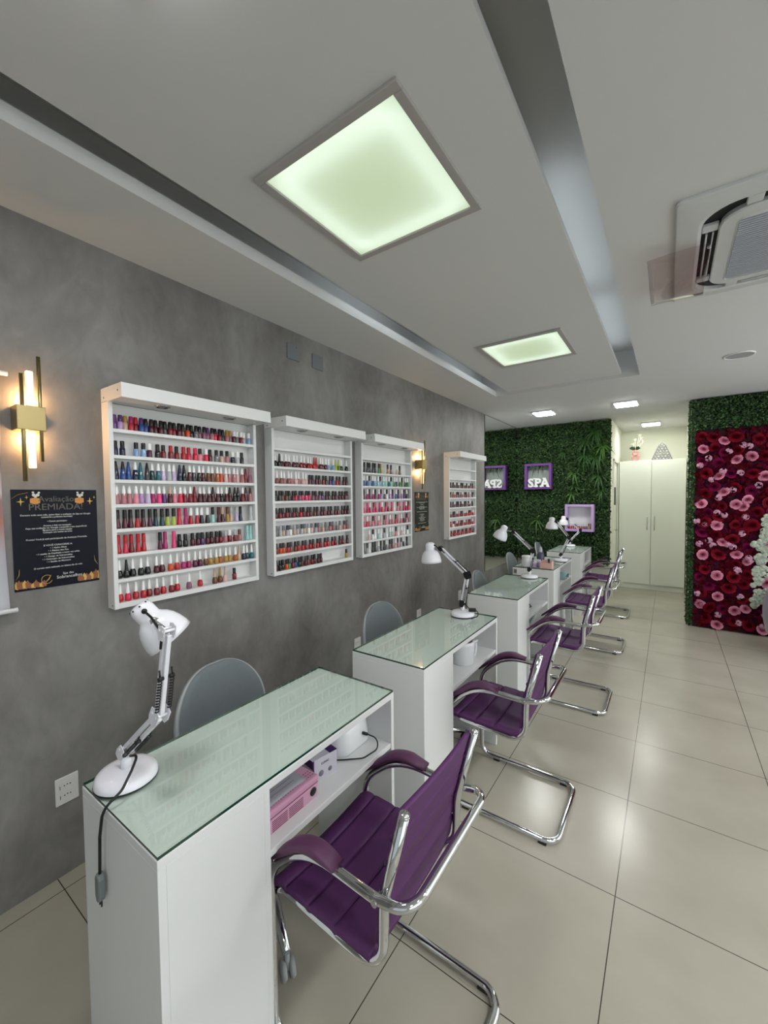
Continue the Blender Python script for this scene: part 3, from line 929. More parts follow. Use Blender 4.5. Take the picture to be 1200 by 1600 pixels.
BOTTLES = [
 (0, 0, [(779, 13, 13, 2), (797, 11, 13, 2), (818, 25, 27, 2), (838, 3, 6, 2), (859, 2, 3, 2), (878, 17, 13, 2), (899, 17, 0, 2), (918, 1, 0, 2), (936, 1, 0, 2), (959, 1, 0, 2), (982, 24, 0, 2), (1003, 2, 0, 2), (1037, 2, 0, 2), (1059, 1, 0, 2), (1081, 26, 0, 2), (1103, 28, 0, 2), (1134, 0, 0, 2), (1160, 22, 0, 2), (1186, 15, 0, 2), (1205, 15, 0, 2), (1220, 15, 13, 2), (1240, 8, 0, 2), (1261, 4, 0, 2), (1282, 2, 0, 2), (1299, 24, 0, 2), (1317, 8, 27, 2), (1340, 15, 27, 2), (1367, 1, 34, 2), (1396, 22, 34, 2), (1422, 2, 34, 2), (1449, 23, 34, 2), (1477, 18, 34, 2)]),
 (0, 1, [(786, 16, 0, 2), (813, 16, 0, 2), (876, 18, 0, 2), (904, 18, 0, 2), (933, 14, 34, 2), (967, 0, 0, 2), (997, 2, 0, 2), (1029, 2, 3, 2), (1061, 2, 0, 2), (1092, 3, 3, 2), (1123, 4, 3, 2), (1153, 4, 4, 2), (1183, 7, 0, 2), (1214, 4, 34, 2), (1237, 1, 0, 2), (1271, 22, 0, 2), (1307, 25, 0, 2), (1335, 8, 0, 2), (1376, 16, 34, 2), (1400, 35, 34, 2), (1433, 0, 0, 2)]),
 (0, 2, [(789, 16, 0, 1), (813, 17, 0, 1), (845, 17, 17, 1), (871, 16, 34, 1), (886, 19, 19, 1), (912, 24, 0, 1), (932, 21, 34, 1), (955, 19, 34, 1), (981, 12, 34, 1), (1007, 23, 34, 1), (1034, 12, 34, 1), (1058, 16, 16, 1), (1086, 0, 0, 1), (1114, 1, 34, 1), (1140, 24, 34, 1), (1170, 0, 34, 1), (1200, 1, 34, 1), (1228, 26, 34, 1), (1245, 26, 34, 1), (1264, 29, 34, 1), (1293, 28, 34, 1), (1323, 10, 34, 1), (1346, 8, 34, 1), (1369, 8, 34, 1), (1395, 10, 34, 1), (1433, 8, 34, 1), (1459, 2, 2, 1), (1487, 15, 8, 1)]),
 (0, 3, [(784, 8, 34, 1), (808, 8, 34, 1), (831, 8, 34, 1), (858, 7, 34, 1), (884, 11, 34, 1), (908, 12, 34, 1), (949, 6, 34, 1), (981, 5, 34, 1), (1004, 13, 34, 1), (1027, 1, 25, 1), (1051, 7, 34, 1), (1073, 4, 34, 1), (1103, 2, 34, 1), (1124, 2, 34, 1), (1147, 2, 2, 1), (1169, 1, 34, 1), (1194, 1, 34, 1), (1218, 1, 34, 1), (1242, 1, 0, 1), (1270, 1, 34, 1), (1292, 0, 34, 1), (1314, 1, 34, 1), (1349, 1, 0, 1), (1382, 0, 0, 1), (1408, 0, 0, 1), (1440, 2, 34, 1), (1463, 1, 1, 1), (1486, 8, 1, 1)]),
 (0, 4, [(785, 1, 0, 3), (809, 1, 0, 3), (836, 1, 0, 3), (866, 3, 0, 3), (897, 1, 0, 3), (923, 14, 0, 3), (954, 21, 0, 3), (976, 21, 0, 3), (1011, 30, 0, 3), (1031, 30, 0, 3), (1065, 4, 4, 3), (1094, 6, 6, 3), (1124, 3, 34, 3), (1154, 3, 34, 3), (1182, 0, 34, 3), (1211, 0, 34, 3), (1246, 20, 0, 3), (1280, 1, 1, 3), (1302, 1, 25, 3), (1328, 27, 26, 3), (1355, 25, 23, 3), (1387, 12, 23, 3), (1416, 16, 0, 3), (1485, 35, 35, 3)]),
 (0, 5, [(785, 3, 3, 3), (812, 4, 3, 3), (843, 2, 3, 3), (870, 3, 3, 3), (894, 3, 3, 3), (967, 14, 0, 3), (992, 6, 6, 3), (1032, 5, 5, 3), (1065, 0, 0, 2), (1087, 0, 0, 2), (1140, 1, 0, 2), (1164, 1, 0, 2), (1189, 13, 0, 2), (1212, 1, 0, 2), (1230, 1, 0, 2), (1249, 1, 0, 2), (1282, 2, 0, 2), (1309, 8, 23, 2), (1343, 2, 34, 2), (1374, 2, 23, 2), (1408, 8, 26, 2), (1455, 20, 20, 3), (1482, 20, 20, 3)]),
 (0, 6, [(786, 0, 34, 0), (813, 0, 0, 0), (845, 0, 34, 0), (877, 0, 34, 0), (909, 0, 34, 0), (946, 1, 34, 0), (975, 1, 34, 0), (1012, 28, 34, 0), (1047, 3, 34, 0), (1076, 6, 34, 0), (1107, 6, 34, 0), (1137, 14, 34, 0), (1167, 14, 34, 0), (1196, 26, 34, 0), (1227, 27, 34, 0), (1256, 27, 34, 0), (1283, 29, 34, 0), (1313, 27, 34, 0), (1342, 27, 34, 0), (1373, 29, 34, 0), (1404, 25, 25, 0), (1432, 16, 34, 0), (1462, 21, 34, 0), (1491, 19, 34, 0)]),
 (0, 7, [(788, 3, 34, 0), (819, 4, 34, 0), (855, 3, 34, 0), (885, 3, 34, 0), (913, 2, 34, 0), (944, 2, 34, 0), (978, 3, 34, 0), (1014, 2, 34, 0), (1045, 3, 34, 0), (1102, 15, 34, 0), (1165, 3, 34, 0), (1244, 26, 25, 0), (1280, 26, 27, 0), (1305, 10, 25, 0), (1368, 2, 0, 2)]),
 (1, 1, [(1675, 0, 34, 0), (1699, 0, 0, 0), (1724, 1, 34, 0), (1752, 1, 34, 0), (1782, 1, 34, 0), (1818, 1, 34, 0), (1851, 1, 34, 0), (1881, 2, 34, 0), (1914, 2, 34, 0), (1943, 2, 34, 0), (1974, 3, 34, 0), (2000, 3, 3, 0), (2027, 3, 3, 0), (2061, 1, 34, 0), (2087, 1, 34, 0), (2114, 1, 34, 0), (2149, 18, 34, 0), (2192, 18, 34, 0), (2224, 30, 30, 0), (2251, 31, 30, 0), (2287, 33, 34, 0), (2337, 0, 34, 0)]),
 (1, 2, [(1683, 9, 34, 0), (1712, 9, 34, 0), (1741, 8, 34, 0), (1771, 9, 34, 0), (1801, 8, 34, 0), (1832, 10, 34, 0), (1863, 8, 34, 0), (1895, 10, 34, 0), (1928, 10, 34, 0), (1956, 14, 0, 2), (1988, 1, 0, 2), (2020, 14, 0, 2), (2054, 1, 0, 2), (2088, 2, 0, 2), (2122, 1, 0, 2), (2157, 13, 0, 2), (2193, 17, 0, 2), (2230, 3, 0, 2), (2267, 1, 0, 2), (2305, 1, 0, 2), (2344, 1, 0, 2)]),
 (1, 3, [(1671, 0, 0, 2), (1697, 24, 0, 2), (1724, 26, 0, 2), (1751, 26, 0, 2), (1778, 24, 0, 2), (1806, 1, 0, 2), (1835, 4, 0, 2), (1864, 15, 0, 2), (1893, 4, 0, 2), (1923, 5, 0, 2), (1954, 4, 0, 2), (1985, 15, 0, 2), (2017, 14, 0, 2), (2049, 15, 0, 2), (2082, 13, 0, 2), (2116, 14, 0, 2), (2150, 24, 0, 2), (2185, 1, 0, 2), (2221, 14, 0, 2), (2257, 1, 0, 2), (2294, 1, 0, 2), (2332, 1, 0, 2), (2371, 1, 0, 2)]),
 (1, 4, [(1670, 1, 0, 2), (1697, 2, 0, 2), (1725, 1, 24, 2), (1753, 2, 0, 2), (1782, 1, 0, 2), (1811, 2, 0, 2), (1840, 1, 24, 2), (1871, 3, 0, 2), (1902, 1, 0, 2), (1933, 2, 0, 2), (1965, 1, 24, 2), (1998, 26, 0, 2), (2031, 1, 0, 2), (2065, 1, 0, 2), (2100, 2, 24, 2), (2135, 1, 0, 2), (2171, 1, 0, 2), (2208, 1, 0, 2), (2246, 2, 24, 2), (2284, 1, 0, 2), (2324, 1, 0, 2), (2364, 1, 0, 2)]),
 (1, 5, [(1670, 22, 22, 2), (1698, 23, 23, 2), (1727, 25, 22, 2), (1755, 23, 24, 2), (1785, 34, 22, 2), (1815, 25, 23, 2), (1846, 23, 22, 2), (1877, 23, 24, 2), (1909, 25, 22, 2), (1941, 34, 23, 2), (1974, 10, 22, 2), (2008, 23, 24, 2), (2042, 8, 22, 2), (2077, 25, 23, 2), (2113, 22, 22, 2), (2150, 8, 24, 2), (2187, 9, 22, 2), (2225, 22, 23, 2), (2264, 25, 22, 2), (2304, 8, 24, 2), (2345, 9, 22, 2)]),
 (1, 6, [(1667, 2, 24, 2), (1697, 28, 0, 2), (1726, 28, 24, 2), (1757, 3, 0, 2), (1787, 9, 24, 2), (1819, 26, 0, 2), (1851, 3, 24, 2), (1884, 3, 0, 2), (1917, 2, 24, 2), (1951, 3, 0, 2), (1986, 2, 24, 2), (2022, 3, 0, 2), (2058, 2, 24, 2), (2095, 3, 0, 2), (2133, 3, 24, 2), (2172, 3, 0, 2), (2211, 2, 24, 2), (2252, 1, 0, 2), (2293, 2, 24, 2), (2336, 1, 0, 2)]),
 (1, 7, [(1665, 1, 24, 2), (1690, 0, 0, 2), (1715, 0, 0, 2), (1741, 28, 0, 2), (1768, 32, 24, 2), (1795, 2, 24, 2), (1822, 17, 0, 2), (1850, 33, 0, 2), (1878, 1, 0, 2), (1907, 1, 24, 2), (1936, 2, 24, 2), (1966, 2, 0, 2), (1996, 1, 0, 2), (2027, 1, 0, 2), (2059, 1, 24, 2), (2324, 27, 0, 2)]),
 (2, 1, [(2565, 33, 0, 3), (2600, 33, 0, 3), (2635, 0, 0, 3), (2672, 21, 0, 3), (2709, 0, 0, 3), (2754, 32, 0, 3), (2792, 27, 27, 3), (2882, 27, 0, 3), (2944, 26, 0, 3), (3025, 25, 34, 3), (3084, 26, 0, 3)]),
 (2, 2, [(2557, 17, 34, 3), (2593, 17, 34, 3), (2629, 18, 0, 3), (2666, 17, 34, 3), (2704, 18, 34, 3), (2742, 20, 34, 3), (2780, 18, 0, 3), (2820, 20, 34, 3), (2861, 20, 34, 3), (2902, 19, 34, 3), (2944, 20, 0, 3), (2987, 32, 34, 3), (3030, 24, 34, 3), (3075, 32, 34, 3), (3120, 31, 0, 3), (3167, 33, 34, 3), (3214, 32, 34, 3)]),
 (2, 3, [(2555, 14, 0, 3), (2593, 6, 34, 3), (2631, 14, 14, 3), (2670, 6, 34, 3), (2710, 14, 0, 3), (2750, 6, 34, 3), (2792, 11, 14, 3), (2834, 14, 34, 3), (2877, 34, 0, 3), (2921, 11, 34, 3), (2966, 13, 14, 3), (3012, 17, 34, 3), (3058, 13, 0, 3), (3106, 11, 34, 3), (3155, 13, 14, 3), (3205, 16, 34, 3), (3256, 16, 0, 3)]),
 (2, 4, [(2553, 5, 7, 3), (2593, 4, 5, 3), (2633, 6, 34, 3), (2675, 5, 2, 3), (2716, 4, 7, 3), (2760, 6, 5, 3), (2803, 4, 34, 3), (2848, 5, 2, 3), (2894, 2, 7, 3), (2941, 4, 5, 3), (2988, 34, 34, 3), (3037, 7, 2, 3), (3087, 8, 7, 3), (3138, 4, 5, 3), (3190, 6, 34, 3), (3244, 4, 2, 3)]),
 (2, 5, [(2551, 5, 7, 3), (2588, 4, 34, 3), (2626, 8, 10, 3), (2665, 7, 0, 3), (2704, 8, 7, 3), (2744, 7, 34, 3), (2785, 10, 10, 3), (2826, 8, 0, 3), (2869, 7, 7, 3), (2912, 8, 34, 3), (2957, 8, 10, 3), (3002, 4, 0, 3), (3048, 8, 7, 3), (3095, 7, 34, 3), (3143, 0, 10, 3), (3192, 7, 0, 3), (3242, 1, 7, 3)]),
 (2, 6, [(2621, 10, 34, 3), (2661, 34, 0, 3), (2701, 34, 34, 3), (2741, 20, 34, 3), (2783, 34, 34, 3), (2825, 23, 0, 3), (2868, 34, 34, 3), (2912, 20, 34, 3), (2957, 10, 34, 3), (3004, 7, 0, 3), (3050, 34, 34, 3), (3098, 10, 34, 3), (3148, 34, 34, 3), (3198, 34, 0, 3)]),
 (2, 7, [(2547, 24, 0, 3), (2584, 23, 24, 3), (2622, 34, 34, 3), (2660, 0, 0, 3), (2699, 0, 24, 3), (2739, 23, 34, 3), (2780, 24, 0, 3), (2821, 0, 24, 3), (2864, 22, 34, 3), (2907, 22, 0, 3), (2951, 2, 24, 3), (2996, 10, 34, 3), (3042, 8, 0, 3), (3089, 23, 24, 3), (3137, 0, 34, 3), (3185, 0, 0, 3)]),
 (3, 2, [(4123, 1, 0, 2), (4174, 26, 0, 2), (4226, 24, 34, 2), (4278, 1, 0, 2), (4332, 26, 34, 2), (4387, 26, 0, 2), (4442, 1, 0, 2), (4499, 26, 34, 2), (4557, 24, 0, 2), (4616, 26, 34, 2), (4676, 8, 0, 2), (4738, 26, 0, 2), (4800, 22, 34, 2)]),
 (3, 3, [(4123, 9, 0, 2), (4173, 29, 8, 2), (4223, 9, 34, 2), (4275, 8, 0, 2), (4328, 24, 0, 2), (4382, 9, 8, 2), (4437, 8, 34, 2), (4493, 9, 0, 2), (4550, 1, 0, 2), (4608, 8, 8, 2), (4667, 10, 34, 2), (4728, 22, 0, 2), (4789, 23, 0, 2)]),
 (3, 4, [(4122, 14, 0, 2), (4171, 1, 1, 2), (4221, 14, 34, 2), (4271, 1, 0, 2), (4323, 14, 0, 2), (4376, 1, 1, 2), (4430, 0, 34, 2), (4484, 1, 0, 2), (4540, 1, 0, 2), (4597, 24, 1, 2), (4655, 2, 34, 2), (4714, 0, 0, 2)]),
 (3, 5, [(4125, 2, 25, 2), (4175, 1, 0, 2), (4226, 2, 24, 2), (4277, 2, 34, 2), (4330, 3, 25, 2), (4384, 2, 0, 2), (4438, 1, 24, 2), (4494, 3, 34, 2), (4551, 2, 25, 2), (4608, 3, 0, 2), (4667, 4, 24, 2), (4727, 3, 34, 2), (4789, 3, 25, 2)]),
 (3, 6, [(4124, 3, 3, 2), (4174, 34, 2, 2), (4224, 3, 0, 2), (4275, 2, 34, 2), (4327, 3, 3, 2), (4380, 0, 2, 2), (4434, 3, 0, 2), (4489, 3, 34, 2), (4545, 2, 3, 2), (4602, 3, 2, 2), (4660, 2, 0, 2), (4720, 4, 34, 2), (4780, 1, 3, 2)]),
 (3, 7, [(4137, 3, 0, 2), (4187, 2, 3, 2), (4238, 3, 0, 2), (4290, 3, 26, 2), (4343, 2, 0, 2), (4397, 3, 3, 2), (4453, 3, 0, 2), (4509, 3, 26, 2), (4566, 2, 0, 2), (4625, 3, 3, 2), (4684, 3, 0, 2), (4745, 2, 26, 2)]),
]
rng = random.Random(5)
allb = []
for rk, sh, s in BOTTLES:
    KEYS = list(PAL)
    ys = [q[0] / 1000 for q in s]
    dat = [(KEYS[q[1]], KEYS[q[2]], 'dcsf'[q[3]]) for q in s]
    lo, hi = RACKS[rk][0] + 0.033, RACKS[rk][1] - 0.033
    ys = [min(max(y, lo), hi) for y in ys]
    gm = min(0.0262, (hi - lo) / max(1, len(ys) - 1) * 0.999)
    for _ in range(300):
        for i in range(len(ys) - 1):
            gp = ys[i + 1] - ys[i]
            if gp < gm:
                m_ = (gm + 0.0001 - gp) / 2
                ys[i] -= m_; ys[i + 1] += m_
        if ys[0] < lo: ys[0] = lo
        if ys[-1] > hi: ys[-1] = hi
    for i, (y, dd) in enumerate(zip(ys, dat)):
        allb.append((rk, sh, i, y, *dd))
single = [q for q in allb if q[0] == 0] + sorted([q for q in allb if q[0] == 1], key=lambda q: q[3])[:104]
rest = [q for q in allb if q not in set(single)]
for rk, sh, i, y, c, k, s_ in single:
    o = bpy.data.objects.new('nail_polish_bottle', bottle_mesh('body', s_, c))
    COL.objects.link(o)
    o.location = (0.0435 + (0.0035 if i % 2 else -0.0035), y, SHELF[sh] + 0.0002)
    o.rotation_euler = (0, 0, rng.uniform(0, 6.28))
    tag(o, f'{CNAME[c]} polish bottle, {CNAME[k]} cap, {ORD[i]} from left, {SHN[sh]}, {RKN[rk]}', 'nail polish', 'nail polish bottles on the two nearer wall racks')
    cp_ = bpy.data.objects.new('cap', bottle_mesh('cap', s_, k))
    COL.objects.link(cp_); cp_.parent = o
# the remaining, farther and smaller bottles
small = [(0.0435 + (0.0035 if i % 2 else -0.0035), y, SHELF[sh] + 0.0002, s_, c, k) for rk, sh, i, y, c, k, s_ in rest]
BOX_Y = 6.56
for i in range(13):
    c = ['dg', 'pr', 'rd', 'dr', 'rd', 'pr', 'rd', 'rd', 'dr', 'wi', 'pl', 'lm', 'dr'][i]
    small.append((0.792 + i * 0.0255, BOX_Y, 1.0425, 'f', c, 'cl' if i < 11 else 'dr'))
V, F, MI, mats_, mk = [], [], [], [], {}
for x, y, z, s_, c, k in small:
    for kind, col in (('body', c), ('cap', k)):
        me = bottle_mesh(kind, s_, col)
        if (kind, col) not in mk:
            mk[(kind, col)] = len(mats_); mats_.append(me.materials[0])
        o_ = len(V)
        V += [(v.co.x + x, v.co.y + y, v.co.z + z) for v in me.vertices]
        for p in me.polygons:
            F.append([o_ + q for q in p.vertices]); MI.append(mk[(kind, col)])
so = mesh_obj('nail_polish_bottles', V, F, mats_, None, MI, True)
tag(so, 'rows of small polish bottles on the farther wall racks and in the lilac box', 'nail polish', None, 'stuff')

# ---------------------------------------------------------------- wall sconces
M_tubew = mat('warm_acrylic_tube', 'FFE3B0', 0.3, emit=(1.0, 0.74, 0.40), estr=1.6)
def sconce(yc, label):
    t = thing('wall_sconce', label, 'wall lamp', (0, yc, 1.855), 0, 'brass wall sconces')
    obj('bracket_box', box(B(), 0.001, 0.078, -0.043, 0.043, -0.045, 0.045, 0.002), M_brass, t)
    for nm, a, b_ in (('light_tube', 0.045, 0.178), ('light_tube', -0.185, -0.045)):
        obj(nm, box(B(), 0.040, 0.058, -0.0105 + 0.004, 0.0105 + 0.004, a, b_, 0.003), M_tubew, t)
    for zz in (0.055, -0.055):
        l = bpy.data.lights.new('sconce_led', 'POINT'); l.energy = 1.5; l.color = (1.0, 0.58, 0.26); l.shadow_soft_size = 0.012
        lo = bpy.data.objects.new('sconce_led', l); COL.objects.link(lo); lo.parent = t; lo.location = (0.026, 0.004, zz * 1.35)
    obj('rod', tube(B(), [(0.062, 0.030, -0.16), (0.062, 0.030, 0.235)], 0.0065, 10), M_brass, t)
    obj('rod', tube(B(), [(0.062, -0.022, -0.235), (0.062, -0.022, 0.162)], 0.0065, 10), M_brass, t)
sconce(0.500, 'brass sconce with a glowing tube above the dark poster, nearest the camera')
sconce(3.475, 'brass sconce with glowing tubes between the third and fourth racks')

# ---------------------------------------------------------------- posters
M_navy = mat('poster_navy', '0C1120', 0.12, spec=0.25)
M_navy2 = mat('poster_black_green', '151A18', 0.12, spec=0.25)
M_ptext = mat('poster_text_white', 'C9C9C6', 0.5)
M_pgrey = mat('poster_heading_grey', '57524E', 0.5)
M_gold = mat('poster_gold', 'C9A24A', 0.4)
M_bronze = mat('poster_bronze', '8A4F33', 0.4)
M_kraft = mat('poster_kraft', 'C8873A', 0.5)
def star4(cx, cz, r):
    return [(cx + (r if k % 2 == 0 else r * 0.2) * math.sin(math.pi * k / 4) * (1 if k % 4 == 0 or k % 2 else 0.75), cz + (r if k % 2 == 0 else r * 0.2) * math.cos(math.pi * k / 4)) for k in range(8)]
def poster(y0, label, m):
    t = thing('poster', label, 'poster', (0, y0, 1.200), 0, 'award posters on the grey wall')
    W, Hh = 0.279, 0.390
    obj('sheet', box(B(), 0.0008, 0.0028, 0, W, 0, Hh), m, t)
    def F(u, v):
        return face_x(0.0029, u, v)
    cx = W / 2
    text('heading', 'Avaliação', 0.031, M_pgrey, t, F(cx, Hh - 0.047))
    text('heading', 'PREMIADA!', 0.036, M_pgrey, t, F(cx, Hh - 0.080))
    lines = [(0.288, 'Durante todo esse mês, quem fizer a avaliação do Spa no Google', 0.0082), (0.279, 'concorre a prêmios incríveis!', 0.0082), (0.262, '• Como participar:', 0.0082), (0.245, 'Acesse o link na recepção', 0.0082), (0.236, 'Faça sua avaliação no Google contando a sua experiência', 0.0082), (0.227, 'Mostre para a nossa equipe', 0.0082), (0.218, 'Coloque seu nome na urna', 0.0082), (0.192, 'Pronto! Você já está participando da Avaliação Premiada.', 0.0082)]
    lines += [(0.166, 'E VOCÊ CONCORRE A:', 0.0086), (0.155, '• 1 Hydra Gloss', 0.008), (0.144, '• 1 Plástica dos Fios', 0.008), (0.133, '• 1 sessão de Depilação a Laser nas axilas', 0.008), (0.122, '• 1 Design de Sobrancelhas', 0.008), (0.111, '• 1 Coloração de Sobrancelhas', 0.008), (0.100, '• 1 Sessão de Manicure', 0.008), (0.078, 'O sorteio será realizado no último dia do mês.', 0.008)]
    for v, s, z in lines:
        text('text_line', s, z * 1.06, M_ptext, t, F(cx, v), 0.0002, offset=0.00012)
    text('logo_text', 'Spa das', 0.0125, M_ptext, t, F(cx + 0.030, 0.046), 0.0002)
    text('logo_text', 'Sobrancelhas', 0.0165, M_ptext, t, F(cx + 0.034, 0.031), 0.0002, offset=0.0001)
    for su, sv, sr in ((0.028, 0.047, 0.017), (0.046, 0.030, 0.008), (W - 0.025, 0.047, 0.016), (W - 0.009, 0.031, 0.007)):
        obj('gold_star', prism(B(), star4(su, Hh - sv, sr), F(0, 0), 0.0004), M_gold, t)
    for cx_ in (0.072, W - 0.062):
        bm = B(); c = Hh - 0.043
        prism(bm, [(cx_ - 0.016, c - 0.009), (cx_, c - 0.015), (cx_ + 0.015, c - 0.009), (cx_ + 0.015, c + 0.008), (cx_, c + 0.012), (cx_ - 0.016, c + 0.008)], F(0, 0), 0.0004)
        gb = obj('gift_box', bm, M_kraft, t)
        bm = B()
        for dx, dz, rr in ((-0.004, 0.022, 0.006), (0.008, 0.022, 0.006), (0.001, 0.016, 0.005), (-0.006, 0.032, 0.004), (0.012, 0.031, 0.004)):
            prism(bm, [(cx_ + dx + rr * math.cos(a * math.pi / 4), c + dz + rr * math.sin(a * math.pi / 4)) for a in range(8)], F(0, 0), 0.0004)
        obj('white_bow', bm, M_ptext, gb)
    # bronze ribbons and boxes in both lower corners, gold ring with a leaf as the logo
    rg = random.Random(3)
    for side_, n_ in ((0, 11), (1, 9)):
        bm = B(); bm2 = B()
        for k in range(n_):
            u = 0.004 + 0.0085 * k if side_ == 0 else W - 0.004 - 0.0085 * k
            h = (0.052 - 0.0022 * k) * rg.uniform(0.6, 1.0)
            base_ = 0.004
            q = bm if k % 3 else bm2
            pts = [(u - 0.006, base_ + h * 0.2), (u + 0.006, base_ + h * 0.1), (u + 0.009, base_ + h * 0.55), (u + 0.001, base_ + h), (u - 0.007, base_ + h * 0.7)]
            pts = [(min(max(a, 0.001), W - 0.001), b_) for a, b_ in pts]
            prism(q, pts, F(0, 0), 0.0003 + 0.00005 * k)
        obj('ribbon', bm, M_bronze, t, True); obj('ribbon_highlight', bm2, M_gold, t, True)
    bm = B()
    ring = [Vector((0.0034, 0.098 + 0.017 * math.cos(a), 0.034 + 0.017 * math.sin(a))) for a in [math.radians(40 + 300 * k / 24) for k in range(25)]]
    tube(bm, ring, 0.0009, 5)
    tube(bm, [(0.0034, 0.094, 0.024), (0.0034, 0.104, 0.034), (0.0034, 0.112, 0.05)], [0.0012, 0.0022, 0.0004], 5)
    for uu, vv, s_ in ((0.004, 0.075, 1), (W - 0.004, 0.10, -1)):
        tube(bm, [(0.0034, uu, vv - 0.03), (0.0034, uu + s_ * 0.010, vv - 0.012), (0.0034, uu + s_ * 0.012, vv + 0.01)], [0.0004, 0.0012, 0.0003], 5)
    tube(bm, [(0.0034, 0.002, Hh - 0.035), (0.0034, 0.02, Hh - 0.02), (0.0034, 0.05, Hh - 0.012)], 0.0004, 4)
    obj('logo_ring', bm, M_gold, t)
poster(0.447, 'dark navy award poster with gold stars below the nearest sconce', M_navy)
poster(3.408, 'small dark poster below the far sconce, between third and fourth racks', M_navy2)

# hanging banner at the left edge
t = thing('hanging_banner', 'pale fabric banner hanging on the wall at the left edge', 'banner', (0.02, 0.0, 1.14))
def ban(u, v):
    return (0.012 + 0.006 * math.sin(3 * v), -0.42 + 0.846 * u - 0.010 * math.sin(math.pi * v) * (u > 0.5), 0.0 + 0.87 * v)
bmat = bpy.data.materials.new('banner_print'); bmat.use_nodes = True
nt = bmat.node_tree
tc = nt.nodes.new('ShaderNodeTexCoord'); sp = nt.nodes.new('ShaderNodeSeparateXYZ'); cr = nt.nodes.new('ShaderNodeValToRGB'); mr = nt.nodes.new('ShaderNodeMapRange')
mr.inputs[2].default_value = 0.87
nt.links.new(tc.outputs['Object'], sp.inputs[0]); nt.links.new(sp.outputs[2], mr.inputs[0]); nt.links.new(mr.outputs[0], cr.inputs[0]); nt.links.new(cr.outputs[0], nt.nodes['Principled BSDF'].inputs[0])
el = cr.color_ramp.elements
el[0].position = 0.0; el[0].color = (*hexc('C9CCD2'), 1); el[1].position = 1.0; el[1].color = (*hexc('B8BCC8'), 1)
for p_, c_ in ((0.24, 'B9B7C0'), (0.38, 'B08078'), (0.47, '9C7F86'), (0.5, 'C9C3CC'), (0.62, '5B566E'), (0.80, '8D93AC')):
    e = el.new(p_); e.color = (*hexc(c_), 1)
obj('banner_cloth', grid(B(), ban, 12, 30, 0.0015), bmat, t)
obj('bottom_rod', tube(B(), [(0.014, -0.44, 0.0), (0.014, 0.446, 0.0)], 0.009, 12), M_white2, t)
obj('top_rod', tube(B(), [(0.014, -0.44, 0.872), (0.014, 0.446, 0.872)], 0.009, 12), M_white2, t)

# ---------------------------------------------------------------- sockets and blank plates on the grey wall
for yc, zc, lb in ((0.582, 0.357, 'white double wall socket left of the nearest desk'), (2.495, 0.37, 'white wall socket seen past the left end of the second desk'), (3.47, 0.37, 'white wall socket seen behind the second desk, near its lamp'), (4.434, 0.37, 'white wall socket seen behind the third desk by the lamp')):
    t = thing('wall_socket', lb, 'socket', (0, yc, zc), 0, 'white wall sockets')
    obj('plate', box(B(), 0.001, 0.008, -0.040, 0.040, -0.056, 0.056, 0.003), M_socket, t)
    for s in (1, -1):
        md = obj('socket_module', box(B(), 0.008, 0.0092, -0.026, 0.026, s * 0.02 - 0.0125, s * 0.02 + 0.0125, 0.001), M_socket, t)
        bm = B()
        for k in (-1, 0, 1):
            lathe(bm, [(0, 0.0003), (0.0026, 0.0003), (0.0026, -0.0004)], 8, axis_matrix((0.0092, k * 0.010, s * 0.02 + (0.002 if k == 0 else 0)), (1, 0, 0)))
        box(bm, 0.0090, 0.0094, -0.0255, -0.0235, s * 0.02 - 0.011, s * 0.02 + 0.004)
        obj('pin_hole', bm, M_black, md)
M_plate = mat('blank_plate_grey', '6A6F74', 0.5)
for yc, zc, lb in ((1.870, 2.497, 'grey painted blank wall plate near the ceiling, left one of two'), (2.095, 2.489, 'grey painted blank wall plate near the ceiling, right one of two')):
    t = thing('blank_wall_plate', lb, 'cover plate', (0, yc, zc), 0, 'blank wall plates')
    obj('plate', box(B(), 0.001, 0.007, -0.052, 0.052, -0.05, 0.05, 0.002), M_plate, t)
    bm = B(); lathe(bm, [(0, 0.0004), (0.003, 0.0004), (0.003, -0.0005)], 10, axis_matrix((0.007, 0.025, 0.033), (1, 0, 0)))
    obj('screw', bm, M_black, t)

# ---------------------------------------------------------------- ceiling cassette air conditioner
t = thing('air_conditioner', 'white ceiling cassette air conditioner with a fine grille', 'air conditioner', (2.505, 2.372, CEIL))
M_ac = mat('ac_plastic', 'C9CBCB', 0.35)
M_acd = mat('ac_slot_dark', '17181A', 0.6)
N_ = 8
loops = [rrect(0, 0, 0.95, 0.95, 0.02, 0.0, N_), rrect(0, 0, 0.95, 0.95, 0.015, -0.010, N_), rrect(0, 0, 0.94, 0.94, 0.02, -0.015, N_), rrect(0, 0, 0.80, 0.80, 0.12, -0.024, N_), rrect(0, 0, 0.775, 0.775, 0.12, -0.020, N_), rrect(0, 0, 0.77, 0.77, 0.12, -0.004, N_)]
obj('panel', loft(B(), loops), M_ac, t, True)
obj('slot_recess', loft(B(), [rrect(0, 0, 0.772, 0.772, 0.12, -0.004, N_), rrect(0, 0, 0.60, 0.60, 0.1, -0.003, N_)]), M_acd, t)
loops = [rrect(0, 0, 0.655, 0.655, 0.085, -0.004, N_), rrect(0, 0, 0.665, 0.665, 0.09, -0.022, N_), rrect(0, 0, 0.655, 0.655, 0.085, -0.028, N_), rrect(0, 0, 0.56, 0.56, 0.03, -0.030, N_), rrect(0, 0, 0.545, 0.545, 0.02, -0.034, N_), rrect(0, 0, 0.54, 0.54, 0.02, -0.020, N_)]
gr_ = obj('grille_frame', loft(B(), loops), M_ac, t, True)
bm = B(); box(bm, -0.27, 0.27, -0.27, 0.27, -0.021, -0.020)
obj('filter', bm, mat('ac_filter', '5E626C', 0.7), gr_)
bm = B()
